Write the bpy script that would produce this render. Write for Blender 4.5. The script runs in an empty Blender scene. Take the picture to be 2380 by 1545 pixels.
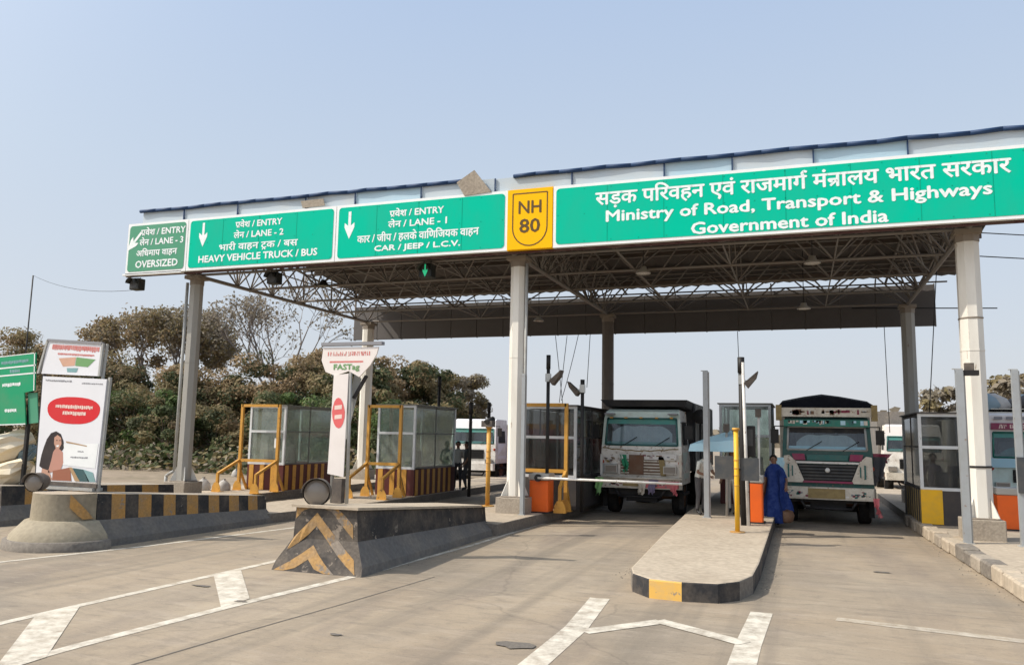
import bpy, math, random
from mathutils import Vector, Matrix
R_ = math.radians
SC = bpy.context.scene
COL = SC.collection

# ------------------------------------------------------------------ camera
PW, PH, PF = 2380.0, 1545.0, 1863.6
EYE = Vector((0, 0, 2.1))
_p, _y, _r = 0.126427, 0.345095, 0.019058
_cp, _sp, _cw, _sw = math.cos(_p), math.sin(_p), math.cos(_y), math.sin(_y)
FWD = Vector((-_sw*_cp, _cw*_cp, _sp)); RT0 = Vector((_cw, _sw, 0)); UP0 = RT0.cross(FWD)
RT = RT0*math.cos(_r) + UP0*math.sin(_r); UP = UP0*math.cos(_r) - RT0*math.sin(_r)
cam = bpy.data.cameras.new('camera'); camo = bpy.data.objects.new('camera', cam); COL.objects.link(camo)
cam.sensor_fit = 'HORIZONTAL'; cam.sensor_width = 36; cam.lens = 36*PF/PW
cam.clip_start = 0.05; cam.clip_end = 6000
mw = Matrix.Identity(4)
for i in range(3):
    mw[i][0], mw[i][1], mw[i][2], mw[i][3] = RT[i], UP[i], -FWD[i], EYE[i]
camo.matrix_world = mw
SC.camera = camo

# ------------------------------------------------------------------ light
SUN_EL = 47.0
SUN_H = Vector((-0.88, -0.475, 0)).normalized()
SUN_DIR = Vector((SUN_H.x*math.cos(R_(SUN_EL)), SUN_H.y*math.cos(R_(SUN_EL)), math.sin(R_(SUN_EL))))
w = bpy.data.worlds.new('World'); SC.world = w; w.use_nodes = True
nt = w.node_tree; bg = nt.nodes['Background']
sky = nt.nodes.new('ShaderNodeTexSky'); sky.sky_type = 'NISHITA'; sky.sun_disc = False
sky.sun_elevation = R_(SUN_EL); sky.sun_rotation = math.atan2(SUN_H.x, SUN_H.y)
sky.air_density = 1.0; sky.dust_density = 2.5; sky.ozone_density = 1.6; sky.altitude = 0
# winter haze: pale veil over the clear-sky colour, thicker towards the horizon
tc = nt.nodes.new('ShaderNodeTexCoord'); sx_ = nt.nodes.new('ShaderNodeSeparateXYZ'); nt.links.new(tc.outputs['Generated'], sx_.inputs[0])
cr_ = nt.nodes.new('ShaderNodeValToRGB'); nt.links.new(sx_.outputs['Z'], cr_.inputs[0])
for k, (pos, c) in enumerate(((0.0, (6.0, 6.05, 6.3)), (0.12, (5.55, 6.0, 6.6)), (0.30, (4.95, 5.75, 6.8)), (0.55, (3.95, 5.05, 6.95)), (1.0, (2.9, 3.9, 5.7)))):
    e = cr_.color_ramp.elements[k] if k < 2 else cr_.color_ramp.elements.new(pos)
    e.position = pos; e.color = (c[0]/10, c[1]/10, c[2]/10, 1)
sc_ = nt.nodes.new('ShaderNodeVectorMath'); sc_.operation = 'SCALE'; sc_.inputs['Scale'].default_value = 10.0; nt.links.new(cr_.outputs[0], sc_.inputs[0])
mx_ = nt.nodes.new('ShaderNodeMix'); mx_.data_type = 'RGBA'; mx_.inputs['Factor'].default_value = 0.85
nt.links.new(sky.outputs[0], mx_.inputs['A']); nt.links.new(sc_.outputs[0], mx_.inputs['B'])
# bright aureole of the haze around the sun
vn_ = nt.nodes.new('ShaderNodeVectorMath'); vn_.operation = 'NORMALIZE'; nt.links.new(tc.outputs['Generated'], vn_.inputs[0])
dt_ = nt.nodes.new('ShaderNodeVectorMath'); dt_.operation = 'DOT_PRODUCT'; nt.links.new(vn_.outputs[0], dt_.inputs[0]); dt_.inputs[1].default_value = tuple(SUN_DIR)
mm_ = nt.nodes.new('ShaderNodeMath'); mm_.operation = 'MAXIMUM'; nt.links.new(dt_.outputs['Value'], mm_.inputs[0]); mm_.inputs[1].default_value = 0.0
pw_ = nt.nodes.new('ShaderNodeMath'); pw_.operation = 'POWER'; nt.links.new(mm_.outputs[0], pw_.inputs[0]); pw_.inputs[1].default_value = 6.0
gs_ = nt.nodes.new('ShaderNodeVectorMath'); gs_.operation = 'SCALE'; gs_.inputs[0].default_value = (20.0, 18.8, 17.0); nt.links.new(pw_.outputs[0], gs_.inputs['Scale'])
ga_ = nt.nodes.new('ShaderNodeVectorMath'); ga_.operation = 'ADD'; nt.links.new(mx_.outputs['Result'], ga_.inputs[0]); nt.links.new(gs_.outputs[0], ga_.inputs[1])
nt.links.new(ga_.outputs[0], bg.inputs[0]); bg.inputs[1].default_value = 0.125
sl = bpy.data.lights.new('sun', 'SUN'); sl.energy = 4.1; sl.angle = R_(0.6); sl.color = (1.0, 0.93, 0.82)
so = bpy.data.objects.new('sun', sl); COL.objects.link(so)
so.rotation_euler = SUN_DIR.to_track_quat('Z', 'Y').to_euler(); so.location = (-30, -20, 40)
SC.view_settings.view_transform = 'Standard'; SC.view_settings.look = 'None'
SC.view_settings.exposure = 0.0; SC.view_settings.gamma = 1.0
SC.cycles.max_bounces = 8; SC.cycles.transparent_max_bounces = 16
SC.cycles.use_denoising = True

# ------------------------------------------------------------------ materials
MATS = {}
def mat(name, col, rough=0.7, metal=0.0, dirt=0.25, dcol=(0.22, 0.18, 0.13), scale=3.0, bump=0.0, stretch=(1, 1, 1), spec=0.35, emit=None, fine=0.0, chip=0.0, ccol=(0.27, 0.23, 0.185), cscale=7.0):
    m = bpy.data.materials.new(name); m.use_nodes = True
    n = m.node_tree.nodes; L = m.node_tree.links; b = n['Principled BSDF']
    b.inputs['Roughness'].default_value = rough; b.inputs['Metallic'].default_value = metal
    b.inputs['Specular IOR Level'].default_value = spec
    geo = n.new('ShaderNodeNewGeometry'); mp = n.new('ShaderNodeMapping'); mp.inputs['Scale'].default_value = stretch
    L.new(geo.outputs['Position'], mp.inputs['Vector'])
    no = n.new('ShaderNodeTexNoise'); no.inputs['Scale'].default_value = scale; no.inputs['Detail'].default_value = 8; no.inputs['Roughness'].default_value = 0.65
    L.new(mp.outputs[0], no.inputs['Vector'])
    rp = n.new('ShaderNodeMapRange'); rp.inputs['From Min'].default_value = 0.42; rp.inputs['From Max'].default_value = 0.72
    rp.inputs['To Max'].default_value = dirt; L.new(no.outputs['Fac'], rp.inputs['Value'])
    mx = n.new('ShaderNodeMix'); mx.data_type = 'RGBA'
    mx.inputs['A'].default_value = (*col, 1); mx.inputs['B'].default_value = (*dcol, 1)
    L.new(rp.outputs[0], mx.inputs['Factor']); out = mx.outputs['Result']
    if chip:      # sharp-edged chips, scuffs or rust spots
        n3 = n.new('ShaderNodeTexNoise'); n3.inputs['Scale'].default_value = cscale; n3.inputs['Detail'].default_value = 10; n3.inputs['Roughness'].default_value = 0.72
        L.new(mp.outputs[0], n3.inputs['Vector'])
        r3 = n.new('ShaderNodeMapRange'); r3.inputs['From Min'].default_value = 0.66-chip; r3.inputs['From Max'].default_value = 0.69-chip; L.new(n3.outputs['Fac'], r3.inputs['Value'])
        x3 = n.new('ShaderNodeMix'); x3.data_type = 'RGBA'; L.new(out, x3.inputs['A']); x3.inputs['B'].default_value = (*ccol, 1); L.new(r3.outputs[0], x3.inputs['Factor']); out = x3.outputs['Result']
    if fine:
        n2 = n.new('ShaderNodeTexNoise'); n2.inputs['Scale'].default_value = scale*9; n2.inputs['Detail'].default_value = 6
        L.new(mp.outputs[0], n2.inputs['Vector'])
        r2 = n.new('ShaderNodeMapRange'); r2.inputs['From Min'].default_value = 0.3; r2.inputs['From Max'].default_value = 0.7
        r2.inputs['To Min'].default_value = 1-fine; r2.inputs['To Max'].default_value = 1+fine; L.new(n2.outputs['Fac'], r2.inputs['Value'])
        hs = n.new('ShaderNodeHueSaturation'); L.new(out, hs.inputs['Color']); L.new(r2.outputs[0], hs.inputs['Value']); out = hs.outputs[0]
    L.new(out, b.inputs['Base Color'])
    if bump:
        bp = n.new('ShaderNodeBump'); bp.inputs['Strength'].default_value = bump; bp.inputs['Distance'].default_value = 0.02
        nb = n.new('ShaderNodeTexNoise'); nb.inputs['Scale'].default_value = scale*8; nb.inputs['Detail'].default_value = 6
        L.new(mp.outputs[0], nb.inputs['Vector']); L.new(nb.outputs['Fac'], bp.inputs['Height']); L.new(bp.outputs[0], b.inputs['Normal'])
    if emit:
        b.inputs['Emission Color'].default_value = (*emit[0], 1); b.inputs['Emission Strength'].default_value = emit[1]
    MATS[name] = m
    return name
def glassmat(name, tint, film, filmcol=(0.3, 0.3, 0.28), gloss=0.2):
    m = bpy.data.materials.new(name); m.use_nodes = True; n = m.node_tree.nodes; L = m.node_tree.links
    n.remove(n['Principled BSDF'])
    t = n.new('ShaderNodeBsdfTransparent'); t.inputs[0].default_value = (*tint, 1)
    d = n.new('ShaderNodeBsdfDiffuse'); d.inputs[0].default_value = (*filmcol, 1)
    g = n.new('ShaderNodeBsdfGlossy'); g.inputs['Roughness'].default_value = 0.06; g.inputs[0].default_value = (0.9, 0.95, 1, 1)
    no = n.new('ShaderNodeTexNoise'); no.inputs['Scale'].default_value = 2.2; no.inputs['Detail'].default_value = 6
    ge = n.new('ShaderNodeNewGeometry'); L.new(ge.outputs['Position'], no.inputs['Vector'])
    mr = n.new('ShaderNodeMapRange'); mr.inputs['From Min'].default_value = 0.3; mr.inputs['From Max'].default_value = 0.7
    mr.inputs['To Min'].default_value = film*0.5; mr.inputs['To Max'].default_value = film*1.5; L.new(no.outputs['Fac'], mr.inputs[0])
    m1 = n.new('ShaderNodeMixShader'); L.new(mr.outputs[0], m1.inputs[0]); L.new(t.outputs[0], m1.inputs[1]); L.new(d.outputs[0], m1.inputs[2])
    lw = n.new('ShaderNodeLayerWeight'); lw.inputs[0].default_value = 0.5
    fr = n.new('ShaderNodeMath'); fr.operation = 'POWER'; L.new(lw.outputs['Facing'], fr.inputs[0]); fr.inputs[1].default_value = 4.0
    ad = n.new('ShaderNodeMath'); ad.operation = 'MULTIPLY_ADD'; ad.inputs[1].default_value = 0.5; ad.inputs[2].default_value = gloss
    L.new(fr.outputs[0], ad.inputs[0])
    m2 = n.new('ShaderNodeMixShader'); L.new(ad.outputs[0], m2.inputs[0]); L.new(m1.outputs[0], m2.inputs[1]); L.new(g.outputs[0], m2.inputs[2])
    L.new(m2.outputs[0], n['Material Output'].inputs[0])
    MATS[name] = m
    return name

mat('green_sign', (0.0, 0.50, 0.325), 0.6, spec=0.05, dirt=0.5, dcol=(0.03, 0.40, 0.27), scale=1.1, stretch=(1, 1, .5))
mat('green_seam', (0.0, 0.33, 0.21), 0.6, dirt=0.5, dcol=(0.05, 0.28, 0.19), spec=0.05)
mat('green_dull', (0.06, 0.28, 0.16), 0.55, dirt=0.3, dcol=(0.14, 0.34, 0.23), scale=1.2)  # dulled copy of the board green: different light angle put into colour
mat('green_edge', (0.0, 0.30, 0.13), 0.5, dirt=0.2, scale=2)
mat('sign_white', (0.82, 0.83, 0.82), 0.5, dirt=0.25, dcol=(0.55, 0.6, 0.57), scale=5)
mat('letter_white', (0.85, 0.87, 0.86), 0.5, dirt=0.35, dcol=(0.3, 0.6, 0.52), scale=9)
mat('sign_yellow', (0.95, 0.50, 0.008), 0.6, spec=0.05, dirt=0.15, dcol=(0.7, 0.33, 0.03), scale=2)
mat('sign_brown', (0.10, 0.055, 0.01), 0.6, dirt=0.1)
mat('fascia_white', (0.44, 0.51, 0.56), 0.5, dirt=0.5, dcol=(0.5, 0.5, 0.46), scale=0.9)
mat('fascia_blue', (0.38, 0.52, 0.60), 0.5, dirt=0.6, dcol=(0.5, 0.56, 0.6), scale=0.7)
mat('roof_edge', (0.012, 0.04, 0.11), 0.6, dirt=0.2, dcol=(0.04, 0.06, 0.09))
mat('roof_sheet', (0.085, 0.075, 0.068), 0.75, dirt=0.5, dcol=(0.11, 0.08, 0.06), scale=0.8)
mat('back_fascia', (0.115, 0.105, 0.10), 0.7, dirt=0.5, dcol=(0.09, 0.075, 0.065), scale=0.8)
mat('truss_steel', (0.21, 0.195, 0.18), 0.55, 0.2, dirt=0.5, dcol=(0.20, 0.14, 0.10), scale=3)
mat('purlin_steel', (0.13, 0.10, 0.085), 0.6, dirt=0.4)
mat('soffit_maroon', (0.07, 0.022, 0.022), 0.6, dirt=0.4)
mat('column_shaded', (0.17, 0.145, 0.125), 0.65, dirt=0.5, dcol=(0.10, 0.08, 0.065), scale=1.2)  # darker copy of the column paint: canopy shade put into its colour
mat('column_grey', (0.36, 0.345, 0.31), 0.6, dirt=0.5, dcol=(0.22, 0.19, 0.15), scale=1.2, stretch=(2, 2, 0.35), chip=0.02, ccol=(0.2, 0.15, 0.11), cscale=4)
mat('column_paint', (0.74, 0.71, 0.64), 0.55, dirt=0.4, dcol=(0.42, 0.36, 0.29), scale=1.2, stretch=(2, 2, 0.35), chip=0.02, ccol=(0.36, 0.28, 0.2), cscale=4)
mat('column_cap', (0.26, 0.22, 0.18), 0.6, dirt=0.4)
mat('pipe_grey', (0.40, 0.40, 0.38), 0.5, dirt=0.4)
mat('concrete', (0.34, 0.29, 0.23), 0.9, dirt=0.5, dcol=(0.22, 0.18, 0.14), scale=2.5, bump=0.4, fine=0.18)
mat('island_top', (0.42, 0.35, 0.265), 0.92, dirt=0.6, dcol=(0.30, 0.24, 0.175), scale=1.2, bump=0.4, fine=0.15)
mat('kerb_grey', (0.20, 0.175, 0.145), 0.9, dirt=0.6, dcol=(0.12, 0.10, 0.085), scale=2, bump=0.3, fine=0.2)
mat('barrier_grey', (0.15, 0.14, 0.13), 0.85, dirt=0.7, dcol=(0.25, 0.215, 0.17), scale=1.8, bump=0.3, fine=0.15)
mat('barrier_beige', (0.31, 0.265, 0.19), 0.9, dirt=0.7, dcol=(0.20, 0.165, 0.115), scale=1.6, bump=0.3, fine=0.12)
mat('paint_black', (0.030, 0.030, 0.032), 0.75, dirt=0.85, dcol=(0.14, 0.115, 0.09), scale=2.4, bump=0.15, fine=0.2, chip=0.05, cscale=3.2)
mat('paint_ochre', (0.46, 0.25, 0.075), 0.75, dirt=0.85, dcol=(0.27, 0.19, 0.11), scale=3, bump=0.15, fine=0.15, chip=0.08)
mat('ochre_worn', (0.37, 0.215, 0.075), 0.8, dirt=0.9, dcol=(0.24, 0.18, 0.12), scale=2.6, bump=0.2, fine=0.2, chip=0.12, ccol=(0.21, 0.175, 0.14), cscale=3.0)
mat('black_worn', (0.05, 0.045, 0.042), 0.85, dirt=0.9, dcol=(0.17, 0.14, 0.11), scale=2.2, bump=0.2, fine=0.2, chip=0.10, ccol=(0.24, 0.20, 0.16), cscale=2.6)
mat('kerb_yellow', (0.72, 0.43, 0.10), 0.75, dirt=0.6, dcol=(0.45, 0.36, 0.24), scale=4, chip=0.08)
mat('steel_yellow', (0.60, 0.31, 0.055), 0.5, dirt=0.55, dcol=(0.34, 0.17, 0.05), scale=4, chip=0.05, ccol=(0.12, 0.06, 0.03), cscale=12)
mat('bright_yellow', (0.80, 0.45, 0.02), 0.5, dirt=0.25, scale=4)
mat('alu_white', (0.66, 0.68, 0.69), 0.4, 0.1, dirt=0.35, dcol=(0.40, 0.39, 0.37), chip=0.03, ccol=(0.3, 0.28, 0.25), cscale=9)
mat('frame_dark', (0.17, 0.175, 0.16), 0.5, dirt=0.3)
mat('booth_red', (0.10, 0.022, 0.018), 0.6, dirt=0.4, dcol=(0.07, 0.04, 0.03))
mat('booth_dark', (0.05, 0.045, 0.045), 0.6, dirt=0.4, dcol=(0.1, 0.08, 0.06))
mat('booth_inner', (0.26, 0.25, 0.22), 0.8, dirt=0.6, dcol=(0.12, 0.11, 0.10), scale=2)
mat('post_grey', (0.36, 0.38, 0.39), 0.45, 0.3, dirt=0.4, dcol=(0.25, 0.24, 0.22), chip=0.03, ccol=(0.25, 0.18, 0.13), cscale=9)
mat('black_metal', (0.018, 0.017, 0.017), 0.55, 0.1, dirt=0.3, dcol=(0.06, 0.05, 0.04))
mat('dark_panel', (0.05, 0.055, 0.06), 0.6, dirt=0.3)
mat('orange_cabinet', (0.80, 0.13, 0.015), 0.45, dirt=0.3, dcol=(0.5, 0.10, 0.03), chip=0.02, ccol=(0.4, 0.2, 0.1), cscale=8)
mat('boom_white', (0.72, 0.70, 0.66), 0.5, dirt=0.4, chip=0.05, ccol=(0.3, 0.2, 0.15), cscale=10)
mat('banner_white', (0.74, 0.74, 0.76), 0.55, dirt=0.2, dcol=(0.58, 0.58, 0.6), scale=1.5, chip=0, ccol=(0.6, 0.57, 0.55), cscale=2)
mat('banner_cream', (0.78, 0.72, 0.68), 0.6, dirt=0.3, dcol=(0.62, 0.55, 0.5), scale=3)
mat('banner_grey', (0.42, 0.43, 0.42), 0.6, dirt=0.4)
mat('print_red', (0.62, 0.012, 0.02), 0.5, dirt=0.1)
mat('print_rose', (0.72, 0.13, 0.13), 0.5, dirt=0.15)
mat('print_pale', (0.80, 0.62, 0.55), 0.5, dirt=0.1)
mat('print_redtext', (0.60, 0.16, 0.14), 0.5, dirt=0.4, dcol=(0.7, 0.5, 0.45), scale=14)
mat('print_green', (0.16, 0.33, 0.13), 0.5, dirt=0.3)
mat('print_orange', (0.62, 0.36, 0.25), 0.5, dirt=0.2)
mat('print_grey', (0.25, 0.25, 0.27), 0.5, dirt=0.2)
mat('print_hair', (0.028, 0.02, 0.02), 0.5, dirt=0.1)
mat('print_skin', (0.50, 0.28, 0.2), 0.5, dirt=0.1)
mat('print_pink', (0.50, 0.25, 0.19), 0.5, dirt=0.2)
mat('print_rust', (0.32, 0.12, 0.07), 0.5, dirt=0.2)
mat('print_teal', (0.035, 0.10, 0.11), 0.5, dirt=0.2)
mat('print_aqua', (0.2, 0.36, 0.37), 0.5, dirt=0.2)
mat('print_tan', (0.42, 0.27, 0.14), 0.5, dirt=0.2)
mat('lamp_body', (0.09, 0.075, 0.065), 0.6, dirt=0.6, dcol=(0.22, 0.18, 0.14), scale=6)
mat('lamp_lens', (0.24, 0.21, 0.18), 0.25, dirt=0.4, spec=0.6)
mat('signal_black', (0.010, 0.013, 0.012), 0.45, dirt=0.2)
mat('signal_green', (0.02, 0.5, 0.25), 0.4, dirt=0, emit=((0.05, 0.9, 0.4), 0.35))
mat('fixture_white', (0.42, 0.40, 0.36), 0.4, dirt=0.2)
mat('tarp_cream', (0.66, 0.56, 0.40), 0.75, dirt=0.4, dcol=(0.72, 0.70, 0.64), scale=2)
mat('tarp_blue', (0.22, 0.30, 0.34), 0.6, dirt=0.3)
mat('truck_white', (0.84, 0.80, 0.73), 0.5, dirt=0.5, dcol=(0.38, 0.30, 0.23), scale=4, chip=0.09, ccol=(0.3, 0.2, 0.13), cscale=7)
mat('truck_mint', (0.60, 0.72, 0.66), 0.45, dirt=0.4, dcol=(0.40, 0.36, 0.28), scale=4)
mat('truck_teal', (0.03, 0.13, 0.12), 0.4, dirt=0.4, dcol=(0.12, 0.14, 0.12), scale=4)
mat('truck_green', (0.020, 0.085, 0.075), 0.45, dirt=0.45, dcol=(0.10, 0.10, 0.075), scale=5, chip=0.05, ccol=(0.16, 0.13, 0.09), cscale=9)
mat('truck_jade', (0.02, 0.19, 0.14), 0.4, dirt=0.6, dcol=(0.10, 0.16, 0.13), scale=7)
mat('truck_cream', (0.64, 0.59, 0.50), 0.55, dirt=0.5, dcol=(0.30, 0.24, 0.17), scale=5, chip=0.07, ccol=(0.28, 0.2, 0.13), cscale=9)
mat('truck_brass', (0.30, 0.22, 0.09), 0.5, dirt=0.5, dcol=(0.12, 0.08, 0.04), scale=8)
mat('truck_maroon', (0.20, 0.02, 0.05), 0.5, dirt=0.3)
mat('truck_magenta', (0.26, 0.03, 0.09), 0.5, dirt=0.3)
mat('truck_black', (0.016, 0.016, 0.018), 0.6, dirt=0.4, dcol=(0.07, 0.06, 0.05), scale=3)
mat('truck_rust', (0.16, 0.08, 0.045), 0.7, dirt=0.5, scale=4)
mat('truck_red', (0.35, 0.05, 0.025), 0.5, dirt=0.3)
mat('tarp_black', (0.008, 0.009, 0.014), 0.7, dirt=0.3, dcol=(0.03, 0.03, 0.04), spec=0.1)
mat('chrome_dull', (0.5, 0.5, 0.48), 0.3, 0.7, dirt=0.4)
mat('rubber', (0.014, 0.014, 0.014), 0.85, dirt=0.5, dcol=(0.06, 0.05, 0.04), scale=6)
mat('cab_inside', (0.015, 0.016, 0.018), 0.8, dirt=0.2)
mat('cab_curtain', (0.32, 0.37, 0.39), 0.8, dirt=0.6, dcol=(0.20, 0.24, 0.26), scale=5)
mat('cab_teal', (0.08, 0.28, 0.25), 0.7, dirt=0.3)
mat('cloth_green', (0.26, 0.50, 0.18), 0.8, dirt=0.3)
mat('cloth_purple', (0.20, 0.17, 0.27), 0.8, dirt=0.3)
mat('cloth_pink', (0.62, 0.16, 0.18), 0.8, dirt=0.3)
mat('cloth_emerald', (0.02, 0.24, 0.12), 0.8, dirt=0.2)
mat('umbrella_blue', (0.42, 0.66, 0.76), 0.6, dirt=0.3, dcol=(0.52, 0.62, 0.65))
mat('skin', (0.20, 0.105, 0.065), 0.6, dirt=0.1)
mat('hair', (0.012, 0.010, 0.010), 0.6, dirt=0.05)
mat('shirt_white', (0.62, 0.62, 0.56), 0.8, dirt=0.25, dcol=(0.4, 0.36, 0.32), scale=9)
mat('shirt_dark', (0.035, 0.037, 0.045), 0.8, dirt=0.2)
mat('trouser_navy', (0.025, 0.03, 0.05), 0.8, dirt=0.2)
mat('trouser_grey', (0.08, 0.08, 0.085), 0.8, dirt=0.2)
mat('sari_blue', (0.012, 0.028, 0.13), 0.8, dirt=0.8, dcol=(0.045, 0.075, 0.23), scale=7, spec=.1)
mat('cloth_violet', (0.05, 0.012, 0.09), 0.8, dirt=0.3)
mat('shirt_orange', (0.30, 0.12, 0.06), 0.8, dirt=0.3)
mat('sack_white', (0.48, 0.46, 0.43), 0.8, dirt=0.4, scale=6)
mat('bark', (0.10, 0.075, 0.055), 0.9, dirt=0.5, dcol=(0.05, 0.035, 0.025), scale=6)
mat('bark_pale', (0.20, 0.17, 0.15), 0.9, dirt=0.5, dcol=(0.10, 0.08, 0.07), scale=6)
def leaf(name, c, c2):
    mat(name, c, 0.65, dirt=1.0, dcol=c2, scale=0.7, spec=0.2)
    b = MATS[name].node_tree.nodes['Principled BSDF']
    n = MATS[name].node_tree.nodes; L = MATS[name].node_tree.links; src = b.inputs['Base Color'].links[0].from_socket
    tl = n.new('ShaderNodeBsdfTranslucent'); L.new(src, tl.inputs[0]); ms = n.new('ShaderNodeMixShader'); ms.inputs[0].default_value = 0.35
    L.new(b.outputs[0], ms.inputs[1]); L.new(tl.outputs[0], ms.inputs[2]); L.new(ms.outputs[0], n['Material Output'].inputs[0])
leaf('leaf_olive', (0.215, 0.175, 0.085), (0.27, 0.21, 0.11))
leaf('leaf_brown', (0.33, 0.235, 0.135), (0.26, 0.195, 0.105))
leaf('leaf_green', (0.095, 0.115, 0.05), (0.13, 0.14, 0.065))
leaf('leaf_dark', (0.055, 0.07, 0.03), (0.08, 0.085, 0.04))
leaf('leaf_fresh', (0.12, 0.175, 0.055), (0.10, 0.14, 0.05))
leaf('leaf_dust_haze', (0.24, 0.205, 0.15), (0.30, 0.25, 0.19))
glassmat('booth_glass', (0.88, 0.94, 0.91), 0.24, (0.42, 0.45, 0.41), 0.06)
glassmat('booth_glass_dark', (0.60, 0.61, 0.60), 0.10, (0.2, 0.2, 0.2), 0.04)
glassmat('windscreen', (0.74, 0.82, 0.84), 0.08, (0.40, 0.43, 0.45), 0.06)

# road: dusty worn concrete with tyre-dark lanes, stains and cracks
def roadmat():
    m = bpy.data.materials.new('road_surface'); m.use_nodes = True; n = m.node_tree.nodes; L = m.node_tree.links; b = n['Principled BSDF']
    b.inputs['Roughness'].default_value = 0.9; b.inputs['Specular IOR Level'].default_value = 0.2
    g = n.new('ShaderNodeNewGeometry')
    def noise(scale, st, det=8, ro=0.6, dist=0.0):
        mp = n.new('ShaderNodeMapping'); mp.inputs['Scale'].default_value = st; L.new(g.outputs['Position'], mp.inputs[0])
        t = n.new('ShaderNodeTexNoise'); t.inputs['Scale'].default_value = scale; t.inputs['Detail'].default_value = det
        t.inputs['Roughness'].default_value = ro; t.inputs['Distortion'].default_value = dist; L.new(mp.outputs[0], t.inputs['Vector']); return t.outputs['Fac']
    def rng(v, a, c, lo, hi):
        r = n.new('ShaderNodeMapRange'); r.inputs[1].default_value = a; r.inputs[2].default_value = c; r.inputs[3].default_value = lo; r.inputs[4].default_value = hi
        L.new(v, r.inputs[0]); return r.outputs[0]
    def mix(a, c, f):
        x = n.new('ShaderNodeMix'); x.data_type = 'RGBA'
        for k, v in (('A', a), ('B', c)):
            if isinstance(v, tuple): x.inputs[k].default_value = (*v, 1)
            else: L.new(v, x.inputs[k])
        L.new(f, x.inputs['Factor']); return x.outputs['Result']
    c = mix((0.285, 0.225, 0.160), (0.37, 0.302, 0.220), rng(noise(0.35, (1, 0.6, 1)), 0.35, 0.65, 0, 1))
    c = mix(c, (0.235, 0.20, 0.158), rng(noise(0.22, (1, 1, 1), 6, 0.6, 0.4), 0.45, 0.62, 0, 0.8))
    c = mix(c, (0.20, 0.165, 0.135), rng(noise(0.9, (1.1, 0.22, 1), 7, 0.6, 0.5), 0.5, 0.72, 0, 0.75))
    c = mix(c, (0.40, 0.335, 0.265), rng(noise(2.0, (0.35, 1.5, 1), 8, 0.7, 0.8), 0.52, 0.75, 0, 0.55))
    c = mix(c, (0.13, 0.11, 0.095), rng(noise(1.4, (0.5, 2.2, 1), 9, 0.72, 1.2), 0.63, 0.74, 0, 0.6))
    c = mix(c, (0.165, 0.138, 0.11), rng(noise(3.2, (0.55, 1.6, 1), 9, 0.75, 0.6), 0.50, 0.66, 0, 0.5))
    c = mix(c, (0.17, 0.145, 0.115), rng(noise(0.55, (2.6, 0.06, 1), 5, 0.55), 0.52, 0.66, 0, 0.55))
    c = mix(c, (0.43, 0.37, 0.285), rng(noise(6.0, (0.5, 1.4, 1), 8, 0.75, 0.4), 0.56, 0.72, 0, 0.5))
    c = mix(c, (0.12, 0.10, 0.085), rng(noise(26, (1, 1, 1), 6, 0.75), 0.55, 0.78, 0, 0.8))
    c = mix(c, (0.46, 0.39, 0.31), rng(noise(60, (1, 1, 1), 3, 0.7), 0.6, 0.8, 0, 0.5))
    vo = n.new('ShaderNodeTexVoronoi'); vo.feature = 'DISTANCE_TO_EDGE'; vo.inputs['Scale'].default_value = 0.23
    ns = n.new('ShaderNodeTexNoise'); ns.inputs['Scale'].default_value = 1.3; ns.inputs['Detail'].default_value = 6
    L.new(g.outputs['Position'], ns.inputs['Vector'])
    va = n.new('ShaderNodeMix'); va.data_type = 'VECTOR'; va.inputs['Factor'].default_value = 0.35
    L.new(g.outputs['Position'], va.inputs['A']); L.new(ns.outputs['Color'], va.inputs['B']); L.new(va.outputs['Result'], vo.inputs['Vector'])
    c = mix(c, (0.10, 0.085, 0.07), rng(vo.outputs['Distance'], 0.0, 0.004, 0.28, 0.0))
    L.new(c, b.inputs['Base Color'])
    bp = n.new('ShaderNodeBump'); bp.inputs['Strength'].default_value = 0.35; bp.inputs['Distance'].default_value = 0.01
    L.new(noise(40, (1, 1, 1), 6, 0.7), bp.inputs['Height']); L.new(bp.outputs[0], b.inputs['Normal'])
    MATS['road_surface'] = m
    # paint markings, worn through to the road
    m2 = m.copy(); m2.name = 'road_paint'; n = m2.node_tree.nodes; L = m2.node_tree.links; b = n['Principled BSDF']
    src = b.inputs['Base Color'].links[0].from_socket
    g = [q for q in n if q.type == 'NEW_GEOMETRY'][0]
    t = n.new('ShaderNodeTexNoise'); t.inputs['Scale'].default_value = 5.0; t.inputs['Detail'].default_value = 10; t.inputs['Roughness'].default_value = 0.7
    L.new(g.outputs['Position'], t.inputs['Vector'])
    r = n.new('ShaderNodeMapRange'); r.inputs[1].default_value = 0.40; r.inputs[2].default_value = 0.66; r.inputs[3].default_value = 0.12; r.inputs[4].default_value = 0.85
    L.new(t.outputs['Fac'], r.inputs[0])
    x = n.new('ShaderNodeMix'); x.data_type = 'RGBA'; x.inputs['A'].default_value = (0.66, 0.61, 0.515, 1); L.new(src, x.inputs['B']); L.new(r.outputs[0], x.inputs['Factor'])
    L.new(x.outputs['Result'], b.inputs['Base Color']); MATS['road_paint'] = m2
    m3 = m2.copy(); m3.name = 'road_paint_faint'
    for q in m3.node_tree.nodes:
        if q.type == 'MAP_RANGE' and abs(q.inputs[4].default_value-0.85) < 1e-4: q.inputs[3].default_value = 0.55; q.inputs[4].default_value = 1.0
    MATS['road_paint_faint'] = m3
roadmat()
mat('dirt_ground', (0.27, 0.21, 0.15), 0.95, dirt=0.8, dcol=(0.17, 0.14, 0.085), scale=0.25, bump=0.5, fine=0.2)
mat('asphalt_dark', (0.13, 0.115, 0.10), 0.9, dirt=0.5, scale=5, bump=0.3, fine=0.2)

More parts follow.
